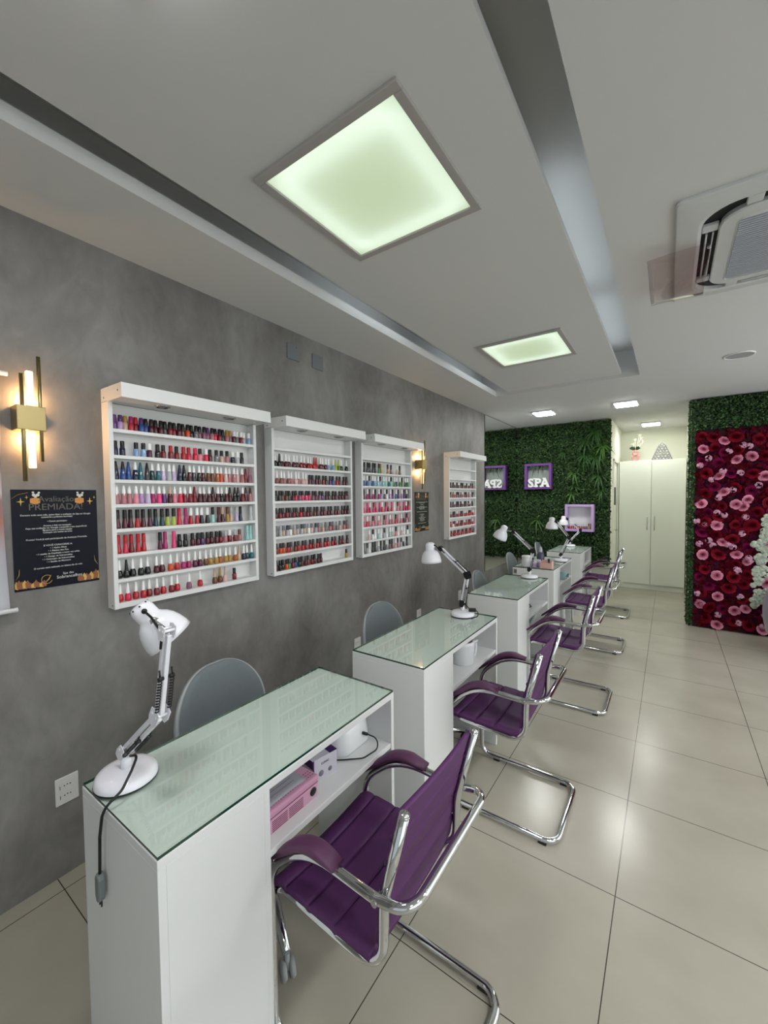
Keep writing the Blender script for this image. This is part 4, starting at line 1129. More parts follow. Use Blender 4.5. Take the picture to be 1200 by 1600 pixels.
for k in range(32):
    y = -0.262 + k * 0.0169
    box(bm, -0.27, 0.27, y - 0.0055, y + 0.0055, -0.029, -0.021)
box(bm, -0.006, 0.006, -0.27, 0.27, -0.031, -0.021)
obj('grille_slats', bm, mat('ac_slats', 'AEB2BC', 0.4), gr_)
for k in range(4):
    M = Matrix.Rotation(k * math.pi / 2, 4, 'Z')
    bm = B(); box(bm, -0.372, -0.366, -0.20, 0.20, -0.020, 0.0, 0.001, 1, M)
    box(bm, -0.350, -0.345, -0.20, 0.20, -0.018, 0.0, 0.001, 1, M)
    obj('louver', bm, M_ac, t)
    for sa in (-0.262, 0.215):
        obj('slot_block', box(B(), -0.386, -0.333, sa, sa + 0.047, -0.02, -0.004, 0.003, 1, M), M_ac, t)
def defl(u, v):
    return (-0.575 + 0.225 * u + 0.0, -0.165 + 0.53 * v - 0.09 * (1 - u) * 0.4, -0.040 - 0.018 * (1 - u) + 0.006 * math.sin(7 * v + 3 * u))
obj('air_deflector', grid(B(), defl, 8, 12, 0.002), clear_mat('smoked_acrylic', (0.90, 0.855, 0.85), 1.35, 0.05), t)['label'] = 'smoky clear plastic air deflector'

# ---------------------------------------------------------------- artificial green wall
def leaf_field(name, parent, sampler, n, size, mats, seed, lim=None):
    rg = np.random.default_rng(seed)
    V = np.zeros((n, 6, 3)); mi = np.zeros((n, 4), int)
    for i in range(n):
        p, nrm, tang = sampler(rg)
        a = rg.uniform(0, 2 * math.pi); tilt = rg.uniform(0.2, 1.15)
        b_ = np.cross(nrm, tang)
        d = math.cos(a) * tang + math.sin(a) * b_
        d = d * math.cos(tilt) + nrm * math.sin(tilt)
        s = np.cross(d, nrm); s /= (np.linalg.norm(s) + 1e-9)
        up = np.cross(s, d)
        L = size * rg.uniform(0.7, 1.3); w_ = L * rg.uniform(0.28, 0.42)
        V[i, 0] = p; V[i, 1] = p + d * L * 0.45 + s * w_ + up * w_ * 0.4; V[i, 2] = p + d * L; V[i, 3] = p + d * L * 0.45 - s * w_ + up * w_ * 0.4
        V[i, 4] = p + d * L * 0.5
        V[i, 5] = p
        mi[i, :] = rg.choice(len(mats), p=[0.45, 0.35, 0.2][:len(mats)] if len(mats) == 3 else None)
    faces = []
    for i in range(n):
        o = i * 6
        faces += [(o, o + 1, o + 4), (o + 1, o + 2, o + 4), (o, o + 4, o + 3), (o + 4, o + 2, o + 3)]
    ob = mesh_obj(name, V.reshape(-1, 3), faces, mats, parent, mi.reshape(-1).tolist())
    return ob
G1 = mat('leaf_dark', '20391A', 0.55); G2 = mat('leaf_mid', '2F5024', 0.55); G3 = mat('leaf_light', '4A6E36', 0.55)
GD = mat('hedge_backing', '0F1C0C', 0.9)
gw = thing('green_wall', 'artificial boxwood green wall with ferns behind the farthest desk', 'green wall', (0.0, 6.72, 0.53))
obj('backing', box(B(), 0.008, 1.33, -0.045, -0.001, 0.0, 2.09), GD, gw)
X_, Y_, Z_ = np.array([1., 0, 0]), np.array([0, 1., 0]), np.array([0, 0, 1.])
def wall_spot(rg):
    while True:
        x, z = rg.uniform(0.015, 1.335), rg.uniform(0.0, 2.085)
        if not (0.14 < x < 0.57 and 1.09 < z < 1.52) and not (0.74 < x < 1.16 and 0.46 < z < 0.89):
            return np.array([x, -0.05 - rg.uniform(0, 0.04), z]), -Y_, X_
lf = leaf_field('leaves', gw, wall_spot, 17000, 0.030, [G1, G2, G3], 11)
lf['kind'] = 'stuff'
def fern(x, z, n, L, seed, col, droop=0.9, w=0.010):
    rg = random.Random(seed)
    bm = B()
    for k in range(n):
        a = 2 * math.pi * k / n + rg.uniform(-0.3, 0.3)
        ln = L * rg.uniform(0.7, 1.15)
        pts = []
        for j in range(7):
            f = j / 6
            pts.append(Vector((math.cos(a) * ln * f, -0.10 * math.sin(f * 2.2), math.sin(a) * ln * f - droop * ln * f * f)))
        sd = Vector((-math.sin(a), 0, math.cos(a)))
        vs = []
        for j, p in enumerate(pts):
            ww = w * math.sin(math.pi * min(1, 0.12 + 0.88 * j / 6) ** 0.8) + 0.001
            vs.append((bm.verts.new(p + sd * ww), bm.verts.new(p + Vector((0, 0.006, 0))), bm.verts.new(p - sd * ww)))
        for p, q in zip(vs, vs[1:]):
            bm.faces.new((p[0], q[0], q[1], p[1])); bm.faces.new((p[1], q[1], q[2], p[2]))
    o = obj('fern_sprig', bm, col, gw)
    o.location = (x, -0.085, z - 0.53)
    return o
F1 = mat('fern_green', '45692C', 0.45); F2 = mat('fern_deep', '2E4E22', 0.45)
FERNS = [(0.86, 1.88, 7, 0.13, F1), (0.87, 1.69, 6, 0.11, F2), (0.84, 1.57, 6, 0.13, F1), (0.33, 1.16, 7, 0.17, F1), (1.14, 2.46, 16, 0.17, F2), (1.02, 2.33, 12, 0.16, F2), (1.2, 1.83, 14, 0.18, F2), (1.15, 2.10, 16, 0.19, F2), (0.37, 2.10, 9, 0.15, F2), (1.0, 2.13, 12, 0.15, F2), (1.22, 1.63, 10, 0.15, F2), (1.24, 2.25, 12, 0.17, F1), (0.72, 2.2, 7, 0.10, F2)]
for k, (x, z, n, L, c) in enumerate(FERNS):
    fern(x, z, n, L, k, c)

def shadow_box(name, label, cat, x0, x1, z0, z1, frame_m, back_m, dep):
    t = thing(name, label, cat, ((x0 + x1) / 2, 6.630, z0))
    W, Hh = x1 - x0, z1 - z0
    th = 0.035
    bm = B()
    for a in ((-W / 2, W / 2, 0, th), (-W / 2, W / 2, Hh - th, Hh)):
        box(bm, a[0], a[1], -dep, 0.02, a[2], a[3], 0.002)
    for a in ((-W / 2, -W / 2 + th), (W / 2 - th, W / 2)):
        box(bm, a[0], a[1], -dep, 0.02, th, Hh - th, 0.002)
    obj('frame', bm, frame_m, t)
    obj('back_board', box(B(), -W / 2 + th, W / 2 - th, 0.0, 0.012, th, Hh - th), back_m, t)
    return t, W, Hh, th
M_spaf = mat('purple_frame', '6A3F86', 0.4); M_lil = mat('lilac_frame', 'B79ACB', 0.4)
sb, W, Hh, th = shadow_box('spa_sign', 'purple framed SPA sign with white letters on the green wall', 'sign', 0.155, 0.555, 1.640, 2.035, M_spaf, mat('sign_back', '98A29A', 0.6), 0.10)
M_let = mat('letter_white', 'F0F0EE', 0.4)
def letter(chh, x, w_, bars):
    o = text('letter', chh, 0.185, M_let, sb, face_ny(x, -0.098, th), 0.012, 'CENTER', 0.006)
    for a, b_, c, d_ in bars:
        obj('serif', box(B(), a, b_, -0.112, -0.085, c, d_), M_let, o).matrix_parent_inverse = face_ny(x, -0.098, th).inverted()
letter('S', -0.102, 0.1, [])
letter('P', 0.004, 0.1, [(-0.064, 0.006, th, th + 0.020), (-0.064, -0.03, th + 0.116, th + 0.136)])
letter('A', 0.110, 0.1, [(0.034, 0.092, th, th + 0.020), (0.128, 0.170, th, th + 0.020), (0.080, 0.120, th + 0.118, th + 0.136)])
# dark fronds hanging in front of the sign's upper part
bm = B(); rg = random.Random(9)
for k in range(16):
    x = rg.uniform(-0.17, 0.19); ln = rg.uniform(0.04, 0.12) * (1.3 if x > 0.08 or x < -0.12 else 1)
    p0 = Vector((x, -0.04 - rg.uniform(0, 0.05), Hh - 0.01)); dx = rg.uniform(-0.05, 0.05)
    prev = None
    for j in range(5):
        f = j / 4; p = p0 + Vector((dx * f, -0.01 * math.sin(3 * f), -ln * f)); ww = 0.009 * math.sin(math.pi * (0.15 + 0.85 * f)) + 0.0006
        cur = (bm.verts.new(p + Vector((ww, 0, 0))), bm.verts.new(p - Vector((ww, 0, 0))))
        if prev:
            bm.faces.new((prev[0], cur[0], cur[1], prev[1]))
        prev = cur
obj('hanging_frond', bm, G1, sb)
lb_, W, Hh, th = shadow_box('display_box', 'lilac framed box shelf with red polish bottles on the green wall', 'shelf', 0.755, 1.142, 1.008, 1.405, M_lil, mat('box_back', 'DDDDE0', 0.5), 0.115)

# ---------------------------------------------------------------- flower wall
fw = thing('flower_wall', 'artificial flower wall of crimson and pink roses beside the corridor', 'flower wall', (2.27, 5.95, 0.0))
obj('backing', box(B(), 0.0, 2.0, -0.03, 0.019, 0.0, 2.262), mat('flower_backing', '3A0A18', 0.9), fw)
def rose_mesh(name, m, seed):
    rg = random.Random(seed)
    bm = B()
    # spiral of cupped petals, opening towards +z
    specs = [(3, 0.006, 0.013, 0.037, 0.1), (4, 0.014, 0.020, 0.036, 0.25), (5, 0.023, 0.026, 0.033, 0.45), (6, 0.034, 0.032, 0.027, 0.75), (6, 0.045, 0.037, 0.019, 1.05)]
    for n, rad, hw, h, open_ in specs:
        a0 = rg.uniform(0, 6.28)
        for k in range(n):
            a = a0 + 2 * math.pi * k / n + rg.uniform(-0.15, 0.15)
            ca, sa = math.cos(a), math.sin(a)
            R = []
            for i in range(4):
                v = i / 3
                row = []
                for j in range(5):
                    u = -1 + j / 2
                    ww = hw * math.sin(math.pi * (0.25 + 0.6 * v)) * 1.05
                    tx = u * ww
                    rr = rad * (0.55 + 0.45 * v) + open_ * 0.010 * v * v - 0.42 * (tx * tx) / max(rad, 0.01)
                    z = h * v * (1 - 0.25 * open_ * v) - 0.006 * open_ * (v ** 3) - 0.003 * u * u * v
                    row.append(bm.verts.new((ca * rr - sa * tx, sa * rr + ca * tx, z)))
                R.append(row)
            for i in range(3):
                for j in range(4):
                    f = bm.faces.new((R[i][j], R[i][j + 1], R[i + 1][j + 1], R[i + 1][j])); f.smooth = True
    me = bpy.data.meshes.new(name); bm.to_mesh(me); bm.free(); me.materials.append(m)
    return me
def petal_mat(name, inner, outer):
    m = mat(name, outer, 0.65, spec=0.2)
    nt = m.node_tree
    tc = nt.nodes.new('ShaderNodeTexCoord'); ln = nt.nodes.new('ShaderNodeVectorMath'); ln.operation = 'LENGTH'
    cr = nt.nodes.new('ShaderNodeValToRGB'); cr.color_ramp.elements[0].position = 0.015; cr.color_ramp.elements[0].color = (*hexc(inner), 1); cr.color_ramp.elements[1].position = 0.05; cr.color_ramp.elements[1].color = (*hexc(outer), 1)
    nt.links.new(tc.outputs['Object'], ln.inputs[0]); nt.links.new(ln.outputs['Value'], cr.inputs[0]); nt.links.new(cr.outputs[0], nt.nodes['Principled BSDF'].inputs[0])
    return m
M_rpink = petal_mat('rose_pink', 'C4587F', 'DF93AC'); M_rcrim = mat('rose_crimson', '78051F', 0.7, spec=0.15); M_rmag = mat('rose_magenta', '780A40', 0.7, spec=0.15)
RM = {'pink_rose': [rose_mesh('pink_rose', M_rpink, s) for s in (1, 2)], 'crimson_rose': [rose_mesh('crimson_rose', M_rcrim, s) for s in (3, 4)], 'magenta_rose': [rose_mesh('magenta_rose', M_rmag, s) for s in (5, 6)]}
rg = random.Random(21)
taken = []
def put_rose(kind, x, z, sc, y=-0.045):
    o = bpy.data.objects.new(kind, rng.choice(RM[kind])); COL.objects.link(o); o.parent = fw
    o.location = (x - 2.27, y, z)
    d = Vector((rg.uniform(-0.6, 0.5), -1, rg.uniform(-0.4, 0.6))).normalized()
    o.rotation_euler = (d.to_track_quat('Z', 'Y').to_matrix() @ Matrix.Rotation(rg.uniform(0, 6.28), 3, 'Z')).to_euler()
    o.scale = (sc, sc, sc)
    taken.append((x, z, 0.05 * sc))
PINK = [(2.339, 2.052), (2.52, 2.131), (2.753, 1.949), (2.63, 1.92), (2.484, 1.743), (2.863, 1.729), (2.526, 1.565), (2.727, 1.48), (2.632, 1.425), (2.695, 1.398), (2.33, 1.43), (2.471, 1.189), (2.525, 1.003), (2.35, 0.849), (2.646, 0.871), (2.733, 0.804), (2.481, 0.621), (2.492, 0.384), (2.334, 0.275), (2.639, 0.244), (2.729, 0.277), (2.49, 0.06), (2.869, 0.066), (2.899, 0.583), (2.885, 0.969)]
for x, z in PINK:
    put_rose('pink_rose', x, z, rg.uniform(0.92, 1.15), -0.055)
CRIM = [(2.618, 2.168), (2.365, 1.776), (2.763, 1.76), (2.767, 1.199), (2.603, 1.035), (2.491, 0.859), (2.584, 0.491), (2.359, 1.223), (2.42, 0.249), (2.625, 0.617), (2.76, 0.096), (2.362, 1.548)]
for x, z in CRIM:
    put_rose('crimson_rose', x, z, rg.uniform(1.2, 1.35), -0.05)
WHITE = [(2.881, 1.257), (2.875, 1.151), (2.855, 0.99), (2.811, 0.976), (2.877, 1.066), (2.842, 0.849), (2.843, 0.763), (2.876, 0.702), (2.819, 0.588), (2.805, 0.684), (2.841, 0.45), (2.872, 0.498), (2.819, 0.361), (2.882, 0.413), (2.887, 0.938)]
nC = nM = nP = 0
for _ in range(9000):
    x = rg.uniform(2.32, 3.3 if rg.random() < 0.85 else 4.2); z = rg.uniform(0.06, 2.21)
    if any((x - a) ** 2 + (z - b) ** 2 < 0.07 ** 2 for a, b in WHITE):
        continue
    if all((x - a) ** 2 + (z - b) ** 2 > (0.047 + r_) ** 2 for a, b, r_ in taken):
        k = rg.random()
        if k < 0.56 and nC < 86:
            put_rose('crimson_rose', x, z, rg.uniform(1.0, 1.25), -0.04); nC += 1
        elif k < 0.86 and nM < 60:
            put_rose('magenta_rose', x, z, rg.uniform(0.95, 1.2), -0.038); nM += 1
        elif nP < 40 and x > 2.95:
            put_rose('pink_rose', x, z, rg.uniform(0.95, 1.1), -0.05); nP += 1
# loose petals and florets between the roses
def floret_stuff(name, spots, m, seed, size=0.016, per=26, rad=0.038, y0=-0.05):
    rg2 = np.random.default_rng(seed); V = []; F = []
    for x, z in spots:
        for k in range(per):
            th, ph = rg2.uniform(0, 2 * math.pi), math.acos(rg2.uniform(0.1, 1))
            n = np.array([math.sin(ph) * math.cos(th), -math.cos(ph), math.sin(ph) * math.sin(th)])
            c = np.array([x - 2.27, y0, z]) + n * rad * np.array([1, 0.75, 1])
            t1 = np.cross(n, [0.3, 0.5, 0.8]); t1 /= np.linalg.norm(t1); t2 = np.cross(n, t1)
            a0 = rg2.uniform(0, 6.28)
            for q in range(4):
                a = a0 + q * math.pi / 2
                d = math.cos(a) * t1 + math.sin(a) * t2; s = -math.sin(a) * t1 + math.cos(a) * t2
                o = len(V)
                V += [c, c + d * size * 0.55 + s * size * 0.42 + n * 0.004, c + d * size + n * 0.002, c + d * size * 0.55 - s * size * 0.42 + n * 0.004]
                F.append((o, o + 1, o + 2, o + 3))
    return mesh_obj(name, V, F, [m], fw)
PALE = [(2.311, 1.869), (2.318, 0.972), (2.685, 0.404), (2.385, 1.945), (2.565, 2.016), (2.291, 1.231), (2.48, 1.5), (2.418, 1.708), (2.71, 1.288), (2.659, 0.686), (2.686, 1.104), (2.469, 1.33), (2.812, 1.632), (2.496, 0.174), (2.676, 0.11), (2.612, 0.952)]
rg4 = random.Random(8)
PALE += [(rg4.uniform(2.95, 4.2), rg4.uniform(0.1, 2.2)) for _ in range(40)] + [(rg4.uniform(2.3, 2.9), rg4.uniform(0.1, 2.2)) for _ in range(14)] + [(2.68, 2.07), (2.73, 2.06), (2.66, 1.77)]
o = floret_stuff('pale_floret', PALE, mat('floret_pale_pink', 'D8A3BC', 0.6), 31, 0.019, 11, 0.028, -0.062); o['kind'] = 'stuff'
sp_ = []
for _ in range(5200):
    sp_.append((rg4.uniform(2.285, 4.25), rg4.uniform(0.02, 2.25)))
o = floret_stuff('crimson_petal', sp_[:2600], mat('petal_crimson', '62041A', 0.7, spec=0.15), 32, 0.03, 3, 0.02, -0.03); o['kind'] = 'stuff'
o = floret_stuff('plum_petal', sp_[2600:], mat('petal_plum', '4C0630', 0.7, spec=0.15), 33, 0.026, 2, 0.022, -0.03); o['kind'] = 'stuff'
for k, (x, z) in enumerate(WHITE):
    floret_stuff('white_flower_cluster', [(x + rg4.uniform(-0.035, 0.035), z + rg4.uniform(-0.045, 0.045)) for _ in range(7)], mat('floret_white', 'D6DED0', 0.6), 50 + k, 0.021, 16, 0.020, -0.07)
hd = thing('hedge_panel', 'dark artificial hedge band above the flower wall, up to the ceiling', 'hedge', (2.27, 5.95, 2.264), 0, 'hedge around the flower wall')
obj('backing', box(B(), 0.0, 1.98, -0.02, 0.019, 0.0, 0.364), GD, hd)
o = leaf_field('leaves', hd, lambda rg: (np.array([rg.uniform(0.0, 1.98), -0.03 - rg.uniform(0, 0.03), rg.uniform(0.011, 0.346)]), -Y_, X_), 6000, 0.026, [G1, G2, G3], 12); o['kind'] = 'stuff'
hd = thing('hedge_panel', 'narrow upright hedge strip along the left edge of the flower wall', 'hedge', (2.25, 5.95, 0.0), 0, 'hedge around the flower wall')
obj('backing', box(B(), -0.019, -0.0005, -0.02, 0.07, 0.0, 2.628), GD, hd)
o = leaf_field('leaves', hd, lambda rg: (np.array([-0.022 - rg.uniform(0, 0.012), rg.uniform(-0.05, 0.06), rg.uniform(0.015, 2.61)]), -X_, Y_), 2600, 0.026, [G1, G2, G3], 13); o['kind'] = 'stuff'
o = leaf_field('leaves', hd, lambda rg: (np.array([rg.uniform(-0.035, 0.012), -0.022 - rg.uniform(0, 0.03), rg.uniform(0.015, 2.61)]), -Y_, X_), 1500, 0.026, [G1, G2, G3], 14); o['kind'] = 'stuff'

# ---------------------------------------------------------------- wardrobe at the corridor end
t = thing('wardrobe', 'tall white two-door wardrobe at the end of the corridor', 'wardrobe', (1.345, 7.78, 0.0))
M_ward = mat('wardrobe_white', 'E6EADF', 0.3)
Wd = 0.895
bm = B()
box(bm, 0, 0.018, 0.02, 0.41, 0.0, 2.09, 0.001); box(bm, Wd - 0.018, Wd, 0.02, 0.41, 0.0, 2.09, 0.001); box(bm, 0.018, Wd - 0.018, 0.02, 0.41, 2.072, 2.09, 0.001); box(bm, 0.018, Wd - 0.018, 0.40, 0.41, 0.09, 2.072)
obj('carcass', bm, M_ward, t)
obj('plinth', box(B(), 0.018, Wd - 0.018, 0.03, 0.05, 0.0, 0.085, 0.001), M_ward, t)
for a, b_, hx in ((0.002, 0.446, 0.398), (0.450, Wd - 0.002, 0.496)):
    dr = obj('door', box(B(), a, b_, 0.0, 0.019, 0.088, 2.086, 0.002), M_ward, t)
    bm = B(); tube(bm, [(hx, -0.028, 0.97), (hx, -0.028, 1.20)], 0.006, 10); tube(bm, [(hx, 0, 0.99), (hx, -0.028, 0.99)], 0.005, 8); tube(bm, [(hx, 0, 1.18), (hx, -0.028, 1.18)], 0.005, 8)
    obj('handle', bm, M_steel, dr)
# figure-eight vase with lilies
t = thing('flower_vase', 'pink figure-eight vase with white lilies on top of the wardrobe', 'vase', (1.565, 7.86, 2.09))
bm = B()
for zc, r_ in ((0.052, 0.040), (0.128, 0.036)):
    tube(bm, [(r_ * math.cos(a), 0, zc + r_ * math.sin(a)) for a in [2 * math.pi * k / 24 for k in range(24)]], 0.017, 10, True)
lathe(bm, [(0.02, 0.15), (0.016, 0.18), (0.012, 0.18), (0.012, 0.16)], 12); box(bm, -0.035, 0.035, -0.017, 0.017, 0.0, 0.012, 0.003)
obj('vase_body', bm, mat('vase_pink', 'D08E8E', 0.35), t)
bm = B(); rg = random.Random(4)
for k in range(9):
    a = math.pi * (0.05 + 0.9 * k / 8); ln = rg.uniform(0.06, 0.10)
    for s in (-1, 1):
        p = [Vector((math.cos(a) * ln * f, s * 0.03 * f, 0.175 + (0.035 * math.sin(a) + 0.02) * f * 1.2 + 0.01 * math.sin(3 * f))) for f in (0, 0.35, 0.7, 1)]
        pv_ = None
        for j, q in enumerate(p):
            w_ = (0.006, 0.018, 0.014, 0.001)[j]
            c = (bm.verts.new(q + Vector((0, 0, w_))), bm.verts.new(q - Vector((0, 0, w_))))
            if pv_: bm.faces.new((pv_[0], c[0], c[1], pv_[1]))
            pv_ = c
obj('leaves', bm, mat('lily_leaf', '1D3A1E', 0.45), t)
for k, (dx, dz) in enumerate(((-0.01, 0.33), (0.035, 0.26), (0.10, 0.30), (-0.035, 0.26), (0.07, 0.36), (0.05, 0.40))):
    bm = B(); ft = Vector((dx, -0.01 + 0.01 * (k % 3), dz)); d = (ft - Vector((0.01, 0, 0.15))).normalized()
    tube(bm, [(0, 0, 0.17), ft - d * 0.02], 0.003, 6)
    M = axis_matrix(ft - d * 0.02, d)
    for q in range(6):
        a = q * math.pi / 3
        vs = []
        for j, (rr, zz, ww) in enumerate(((0.004, 0, 0.004), (0.014, 0.03, 0.011), (0.032, 0.052, 0.008), (0.042, 0.052, 0.001))):
            c = Vector((math.cos(a) * rr, math.sin(a) * rr, zz)); s_ = Vector((-math.sin(a), math.cos(a), 0)) * ww
            vs.append((bm.verts.new(M @ (c + s_)), bm.verts.new(M @ (c - s_))))
        for p, q2 in zip(vs, vs[1:]):
            bm.faces.new((p[0], q2[0], q2[1], p[1]))
    obj('lily_flower', bm, mat('lily_white', 'EDEFDA', 0.5), t)
# openwork crown ornament
t = thing('crown_ornament', 'silver-grey openwork crown-shaped ornament on top of the wardrobe', 'ornament', (1.925, 7.86, 2.09))
M_crown = mat('crown_metal', '86868C', 0.4, 0.4)
bm = B()
def halfw(z):
    return 0.118 * (1 - z / 0.30) + 0.018
rg = random.Random(2)
z = 0.018
while z < 0.245:
    hw = halfw(z); n = max(2, int(round(hw * 2 / 0.046)))
    for k in range(n):
        x = -hw + (k + 0.5) * 2 * hw / n; r_ = 0.019
        tube(bm, [(x + r_ * math.cos(a), 0.006 * math.sin(2 * a), z + r_ * math.sin(a)) for a in [2 * math.pi * q / 12 for q in range(12)]], 0.005, 6, True)
        if k % 2 == 0:
            tube(bm, [(x - 0.012, 0, z - 0.012), (x + 0.012, 0, z + 0.012)], 0.004, 5)
    z += 0.040
tube(bm, [(-halfw(0) , 0, 0.006), (halfw(0), 0, 0.006)], 0.007, 8)
tube(bm, [(-halfw(0), 0, 0.006), (-halfw(0.22), 0, 0.22), (0, 0, 0.268), (halfw(0.22), 0, 0.22), (halfw(0), 0, 0.006)], 0.004, 6)
obj('filigree', bm, M_crown, t)
obj('stand_foot', box(B(), -0.10, 0.10, -0.02, 0.02, 0.0, 0.006, 0.001), M_crown, t)

# ---------------------------------------------------------------- things on and in the desks
SZ = 0.603
# pink dust collector on the first shelf
t = thing('nail_dust_collector', 'pink nail dust collector with vents under a paper, first desk shelf', 'dust collector', (1.02, 0.80, SZ))
M_pinkb = mat('pink_plastic', 'D2A2BA', 0.35)
obj('body', box(B(), -0.10, 0.105, -0.11, 0.105, 0.0, 0.045, 0.005), M_pinkb, t)
obj('lid', box(B(), -0.102, 0.107, -0.112, 0.107, 0.047, 0.069, 0.006), mat('pink_lid', 'CC98B2', 0.4), t)
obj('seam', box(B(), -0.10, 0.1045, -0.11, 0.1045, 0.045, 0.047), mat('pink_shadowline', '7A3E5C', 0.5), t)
bm = B()
for i in range(22):
    for j in range(3):
        box(bm, 0.088 - j * 0.011, 0.092 - j * 0.011, -0.10 + i * 0.0092, -0.095 + i * 0.0092, 0.0688, 0.0694)
obj('perforation', bm, mat('pink_hole', '8E5470', 0.5), t)
bm = B()
for g_ in (0, 1):
    for k in range(6):
        box(bm, 0.1050, 0.1056, -0.078 + g_ * 0.062, -0.022 + g_ * 0.062, 0.006 + k * 0.0056, 0.0083 + k * 0.0056)
obj('vent', bm, mat('pink_vent', '70304E', 0.5), t)
bm = B(); lathe(bm, [(0, 0.003), (0.010, 0.003), (0.013, 0.002), (0.013, -0.001)], 20, axis_matrix((0.105, 0.082, 0.027), (1, 0, 0)))
obj('jack', bm, M_black, t)
t = thing('paper_sheet', 'grey printed leaflet lying on the pink dust collector', 'paper', (1.045, 0.79, SZ + 0.0700))
def pap(u, v):
    return (-0.075 + 0.145 * u, -0.10 + 0.175 * v, 0.002 + 0.012 * (v ** 2) * (1 - u) + 0.004 * math.sin(3 * v))
obj('sheet', grid(B(), pap, 8, 8, 0.0006), mat('leaflet', '9C9CA4', 0.6), t)
bm = B()
for k in range(5):
    box(bm, 0.045 - k * 0.017, 0.047 - k * 0.017, -0.07 + 0.01 * (k % 3), 0.045, 0.0085, 0.0088)
obj('printed_line', bm, mat('leaflet_ink', '77777F', 0.6), t)
# glove box
t = thing('glove_box', 'purple and white glove carton on the first desk shelf', 'box', (1.0, 0.99, SZ), 0.0)
t.rotation_euler = (0, 0, math.radians(-10))
M_gw = mat('carton_white', 'C4C2CC', 0.5); M_gp = mat('carton_purple', '3E2256', 0.5)
obj('carton', box(B(), -0.10, 0.085, -0.045, 0.055, 0.0, 0.075, 0.001), M_gw, t)
bm = B(); box(bm, -0.1005, 0.0855, -0.0456, -0.0449, 0.047, 0.0752); box(bm, -0.1005, 0.0855, 0.025, 0.0556, 0.0745, 0.0757); box(bm, 0.0845, 0.0858, -0.0456, -0.040, 0.0, 0.075)
obj('purple_band', bm, M_gp, t)
text('lettering', 'DE VINIL', 0.018, M_gw, t, Matrix(((1, 0, 0, -0.005), (0, 0, -1, -0.0458), (0, 1, 0, 0.054), (0, 0, 0, 1))), 0.0004)
text('lettering', 'LUVAS', 0.011, M_gp, t, face_x(0.0856, 0.005, 0.050), 0.0004)
bm = B()
lathe(bm, [(0, 0.0005), (0.010, 0.0005), (0.010, 0)], 16, axis_matrix((0.0855, -0.012, 0.022), (1, 0, 0))); lathe(bm, [(0, 0.0005), (0.008, 0.0005), (0.008, 0)], 16, axis_matrix((0.0855, 0.025, 0.022), (1, 0, 0)))
obj('print_mark', bm, mat('carton_ink', '77707F', 0.5), t)
# UV nail lamp
t = thing('nail_lamp', 'white nail drying lamp with grey top plate on the first desk shelf', 'nail lamp', (0.985, 1.165, SZ))
loops = [rrect(0, 0, 0.19, 0.185, 0.045, z_, 6) for z_ in (0.0,)] + [rrect(0.0, 0, 0.195, 0.19, 0.05, 0.012, 6), rrect(-0.004, 0, 0.187, 0.184, 0.05, 0.070, 6), rrect(-0.008, 0, 0.178, 0.176, 0.045, 0.092, 6), rrect(-0.009, 0, 0.17, 0.168, 0.042, 0.096, 6)]
obj('body', loft(B(), loops, (True, True), True), M_white2, t, True)
bm = B(); loft(bm, [rrect(-0.009, 0, 0.156, 0.154, 0.035, 0.0961, 6), rrect(-0.010, 0, 0.144, 0.142, 0.033, 0.099, 6)], (True, True))
obj('top_plate', bm, mat('uv_grey', '8F8A90', 0.3), t, True)
bm = B(); tube(bm, [(0.090, 0.03, 0.045), (0.112, 0.034, 0.044)], 0.006, 8)
tube(bm, rounded([(0.112, 0.034, 0.044), (0.150, 0.045, 0.036), (0.165, 0.03, 0.008), (0.150, -0.04, 0.005), (0.10, -0.085, 0.005), (0.06, -0.115, 0.005)], 0.03, 5), 0.0026, 6)
obj('power_lead', bm, M_cord, t)
# wax warmer on the second shelf
t = thing('wax_warmer', 'white wax warmer pot on the second desk shelf', 'wax warmer', (1.075, 2.125, SZ))
bm = B()
lathe(bm, [(0, 0.0), (0.062, 0.0), (0.065, 0.006), (0.063, 0.05), (0.066, 0.105), (0.062, 0.122), (0.055, 0.126), (0.055, 0.120)], 28)
obj('pot', bm, M_white2, t)
bm = B(); lathe(bm, [(0.056, 0.118), (0.05, 0.127), (0.03, 0.132), (0.0, 0.134)], 24)
obj('lid', bm, mat('warmer_lid_brown', '4A2A1E', 0.3), t)
bm = B()
grid(bm, lambda u, v: (0.028 + 0.062 * v if False else 0.03 + 0.03 * (u - 0.5), 0.055 + 0.062 * v, 0.108 - 0.004 * v), 4, 4, 0.014)
obj('control_panel', bm, M_white2, t, True)
bm = B(); box(bm, 0.02, 0.028, 0.085, 0.095, 0.104, 0.1062); box(bm, 0.034, 0.042, 0.085, 0.095, 0.104, 0.1062)
obj('button', bm, M_frame, t)
bm = B(); tube(bm, rounded([(0.03, 0.112, 0.098), (0.03, 0.116, 0.05), (0.03, 0.100, 0.008), (0.02, 0.06, 0.006)], 0.02, 4), 0.008, 8)
obj('front_handle', bm, M_white2, t)
bm = B(); tube(bm, rounded([(-0.01, 0.02, 0.132), (0.0, 0.03, 0.155), (0.0, 0.09, 0.150), (-0.01, 0.11, 0.10), (-0.03, 0.11, 0.005)], 0.03, 5), 0.004, 6)
obj('power_lead', bm, M_cord, t)
